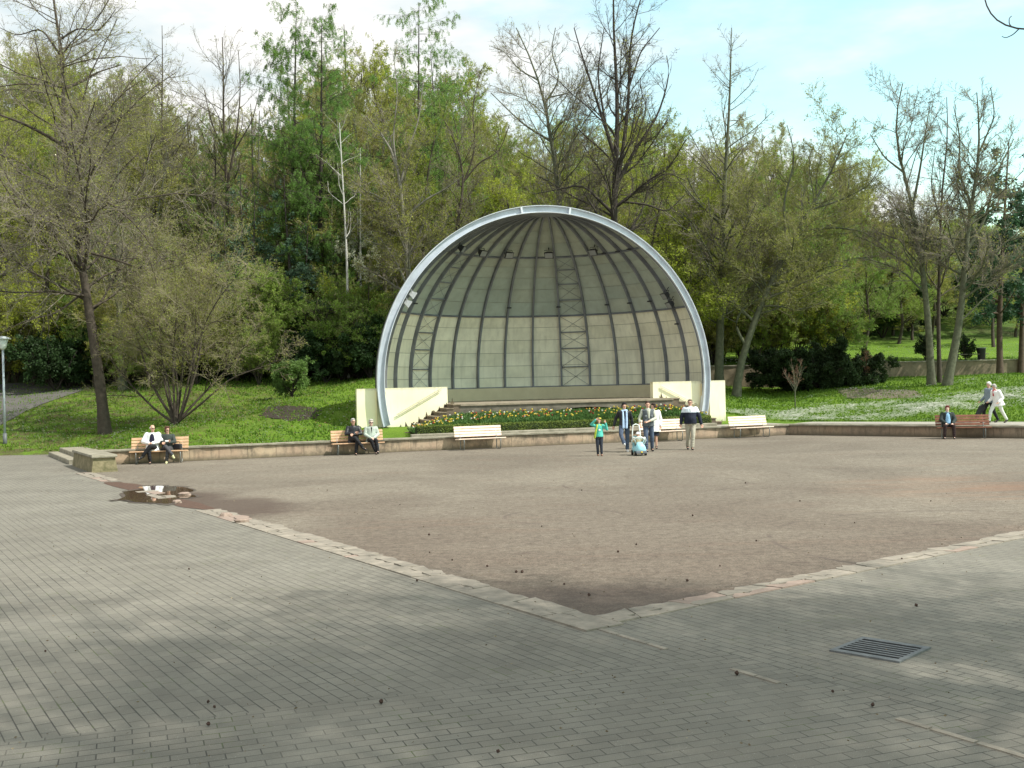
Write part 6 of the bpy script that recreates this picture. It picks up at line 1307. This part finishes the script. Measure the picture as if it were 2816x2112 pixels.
P2 = np.array(p); person('toddler with white hat and beige jacket sitting on the blue ride-on toy', (P2[0], P2[1]+.02, .03), R_(6), dict(kl=(-.22, -.30, .60), al=(-.28, -.30, .12), kr=(.22, -.30, .60), ar=(.30, -.32, .12), el=(-.30, .0, .80), wl=(-.22, -.24, .95), er=(.30, .0, .80), wr=(.22, -.24, .95)),
       dict(sit=1, jacket=cloth('beige_fur', (.50, .42, .27), .35), jhem=-.1, bulk=.03, trousers=DKDEN, shoes=mat('shoe_pale', (.50, .68, .72), .6), hat=WHT, hair=('fair', (.35, .22, .10), 'short')), .96, 1.35)
# the seated ones
def on_bench(idx_x, bench, dy=0.): b = bench; M = Matrix.Rotation(b.rotation_euler.z, 3, 'Z'); v = M @ Vector((idx_x, dy, 0)); return (b.location[0]+v[0], b.location[1]+v[1], 0), b.rotation_euler.z
BEN = [o for o in bpy.data.objects if o.name.startswith('park_bench')]
def bench_by(txt): return [o for o in BEN if txt in o['label']][0]
BL, BM, BR = bench_by('at the left'), bench_by('beside the left wing'), bench_by('far right')
CR_L = dict(kr=(.0, -.42, .62), ar=(-.25, -.46, .30), tr=(-.8, -.5, -.5), kl=(-.08, -.38, .52), al=(-.02, -.36, .09))
CR_R = dict(kl=(.0, -.42, .62), al=(.25, -.46, .30), tl=(.8, -.5, -.5), kr=(.08, -.38, .52), ar=(.02, -.36, .09))
FOLD = dict(el=(-.27, .0, .76), er=(.27, .0, .76), wl=(.03, -.13, .80), wr=(-.03, -.15, .74))
b_, rz = on_bench(-.22, BL); person('bald older man in open white jacket with legs crossed on the left bench', b_, rz, {**CR_L, 'wl': (-.08, -.16, .70), 'wr': (.02, -.17, .70), 'el': (-.30, .04, .76), 'er': (.30, .04, .76)},
       dict(sit=1, shirt=BLK, jacket=WHT, bulk=.035, jhem=-.25, flare=.05, front=(.11, .08, .15, .95, cloth('ink', (.016, .014, .035))), trousers=BLK, shoes=SH_BLK, hair=('white', (.62, .60, .55), 'bald'), glasses='clear'), 1.80, yaw=R_(35))
def cuffs(A, HM): q = MB(); q.capsule((-.02, -.17, .80), .035, (.05, -.17, .80), .035); return [('cuff', q, WHT)]
b_, rz = on_bench(.28, BL); person('brown haired woman in dark jacket and sunglasses with folded arms on the left bench', b_, rz, {**CR_R, **FOLD, 'tl': (.4, -.9, -.4)}, dict(sit=1, jacket=cloth('charcoal_green', (.045, .055, .05)), jhem=-.25, flare=.05, trousers=cloth('slate', (.060, .058, .062)), shoes=mat('shoe_cream', (.55, .55, .30), .6), hair=('chestnut', (.09, .04, .025), 'bob'), glasses='dark', bulk=.01, extra=cuffs), 1.70, yaw=R_(32))
b_, rz = on_bench(-.15, BM); person('grey haired man in black leather jacket with folded arms beside the wing wall', b_, rz, {**CR_R, **FOLD}, dict(sit=1, shirt=BLK, turtle=1, jacket=BLKL, jhem=-.3, flare=.05, trousers=BLK, shoes=SH_BLK, hair=('silver', (.36, .34, .32), 'short'), glasses='clear', bulk=.012), 1.80, yaw=R_(12))
b_, rz = on_bench(.52, BM); person('woman in mottled pale green jacket and dark sunglasses with hands clasped beside the wing wall', b_, rz, dict(wl=(-.05, -.20, .62), wr=(.05, -.20, .62), kl=(-.07, -.38, .53), kr=(.12, -.38, .53), al=(.10, -.36, .09), ar=(.16, -.40, .14)),
       dict(sit=1, shirt=BLK, turtle=1, jacket=mat('mottled_tweed', (.50, .56, .47), .85, scale=22, col2=(.25, .30, .26), bump=.4, bscale=30), jhem=-.28, flare=.06, front=(.0, .055, .55, .98, BLK), trousers=BLK, shoes=SH_BLK, hair=('ash', (.42, .41, .36), 'full'), glasses='dark', bulk=.015, skin=('pale', (.72, .50, .40))), 1.72, yaw=R_(10))
b_, rz = on_bench(-.55, BR); person('red haired woman in dark coat and light blue blouse with hands on her knees', b_, rz, dict(wl=(-.12, -.27, .63), wr=(.13, -.30, .62), el=(-.26, .0, .76), er=(.27, .0, .76), kl=(-.16, -.36, .53), kr=(.16, -.36, .53), al=(-.19, -.34, .09), ar=(.17, -.34, .09)),
       dict(sit=1, shirt=cloth('blouse', (.28, .50, .70), .15), jacket=cloth('coat_dark', (.028, .038, .036)), jhem=-.15, flare=.04, bulk=.03, front=(.10, .085, .1, .97, cloth('blouse', (.28, .50, .70), .15)), trousers=cloth('maroon_brown', (.035, .020, .020)), shoes=SH_BLK, socks=WHT, hair=('auburn', (.13, .025, .022), 'full'), skin=('pale', (.72, .50, .40))), 1.68)
# two walkers on the upper path, heading left
p = G(2733, 1163, .49); gz = float(p[2])
def bag_black(A, HM): return []
person('white haired man in blue grey jacket walking left on the upper path', (p[0], p[1]+.35, .494), R_(-75), dict(kl=(-.10, -.20, .53), al=(-.10, -.22, .10), kr=(.10, .12, .50), ar=(.10, .32, .13), tr=(0, -1, -.6), wl=(-.28, -.22, .92), wr=(.26, .12, .90)),
       dict(jacket=cloth('blue_grey', (.20, .25, .29)), jhem=-.2, bulk=.02, trousers=BLK, shoes=SH_BLK, hair=('snow', (.75, .74, .70), 'short')), 1.66, pitch=R_(8))
person('grey haired woman all in white with a red scarf striding left on the upper path', (p[0]+.05, p[1]-.22, .494), R_(-72), dict(pel=(0, .05, .93), chest=(0, -.03, 1.25), neck=(0, -.09, 1.43), head=(0, -.14, 1.58), sl=(-.185, -.06, 1.37), sr=(.185, -.06, 1.37), kl=(-.10, -.26, .52), al=(-.10, -.36, .10), kr=(.10, .16, .52), ar=(.10, .42, .14), tr=(0, -1, -.6), el=(-.25, -.02, 1.1), er=(.25, .06, 1.08), wl=(-.26, -.22, .95), wr=(.24, -.14, .92)),
       dict(shirt=WHT, jacket=WHT, jhem=-.3, flare=.06, bulk=.035, trousers=cloth('offwhite', (.66, .68, .62), .1), shoes=SH_BLK, hair=('grey', (.40, .38, .36), 'full'), extra=lambda A, HM: [('scarf', (lambda q: (q.capsule((-.08, -.12, 1.42), .05, (.08, -.12, 1.42), .05), q.capsule((.02, -.2, 1.4), .04, (.03, -.22, 1.2), .03), q)[-1])(MB()), cloth('red', (.45, .04, .05)))]), 1.60, pitch=R_(20))
q = MB(); bag = thing('shoulder_bag', (p[0]-.46, p[1]+.1, 1.02), 'flat black bag carried by the walkers on the upper path', 'bag', R_(12)); q.loft([[(x, y, z) for x, z in ((-.26, -.30), (-.16, -.33), (.18, .06), (.10, .24), (-.06, .16), (-.24, -.16))] for y in (-.035, .035)]); q.obj('pouch', BLKL, bag); q = MB(); q.tube([(.08, 0, .22), (.16, 0, .34), (.2, 0, .2), (.15, 0, .06)], .012, 6); q.obj('strap', BLKL, bag)
q = MB(); bag = thing('shoulder_bag', (b_[0]*0+on_bench(.62, BL)[0][0], on_bench(.62, BL)[0][1]+.05, .47), 'small dark handbag on the left bench beside the woman in sunglasses', 'bag', rz)
q.cbox((0, 0, .10), (.30, .14, .19)); q.obj('pouch', BLKL, bag); q = MB(); q.tube([(-.1, 0, .19), (-.07, 0, .27), (.07, 0, .27), (.1, 0, .19)], .009, 6); q.obj('handle', BLKL, bag)
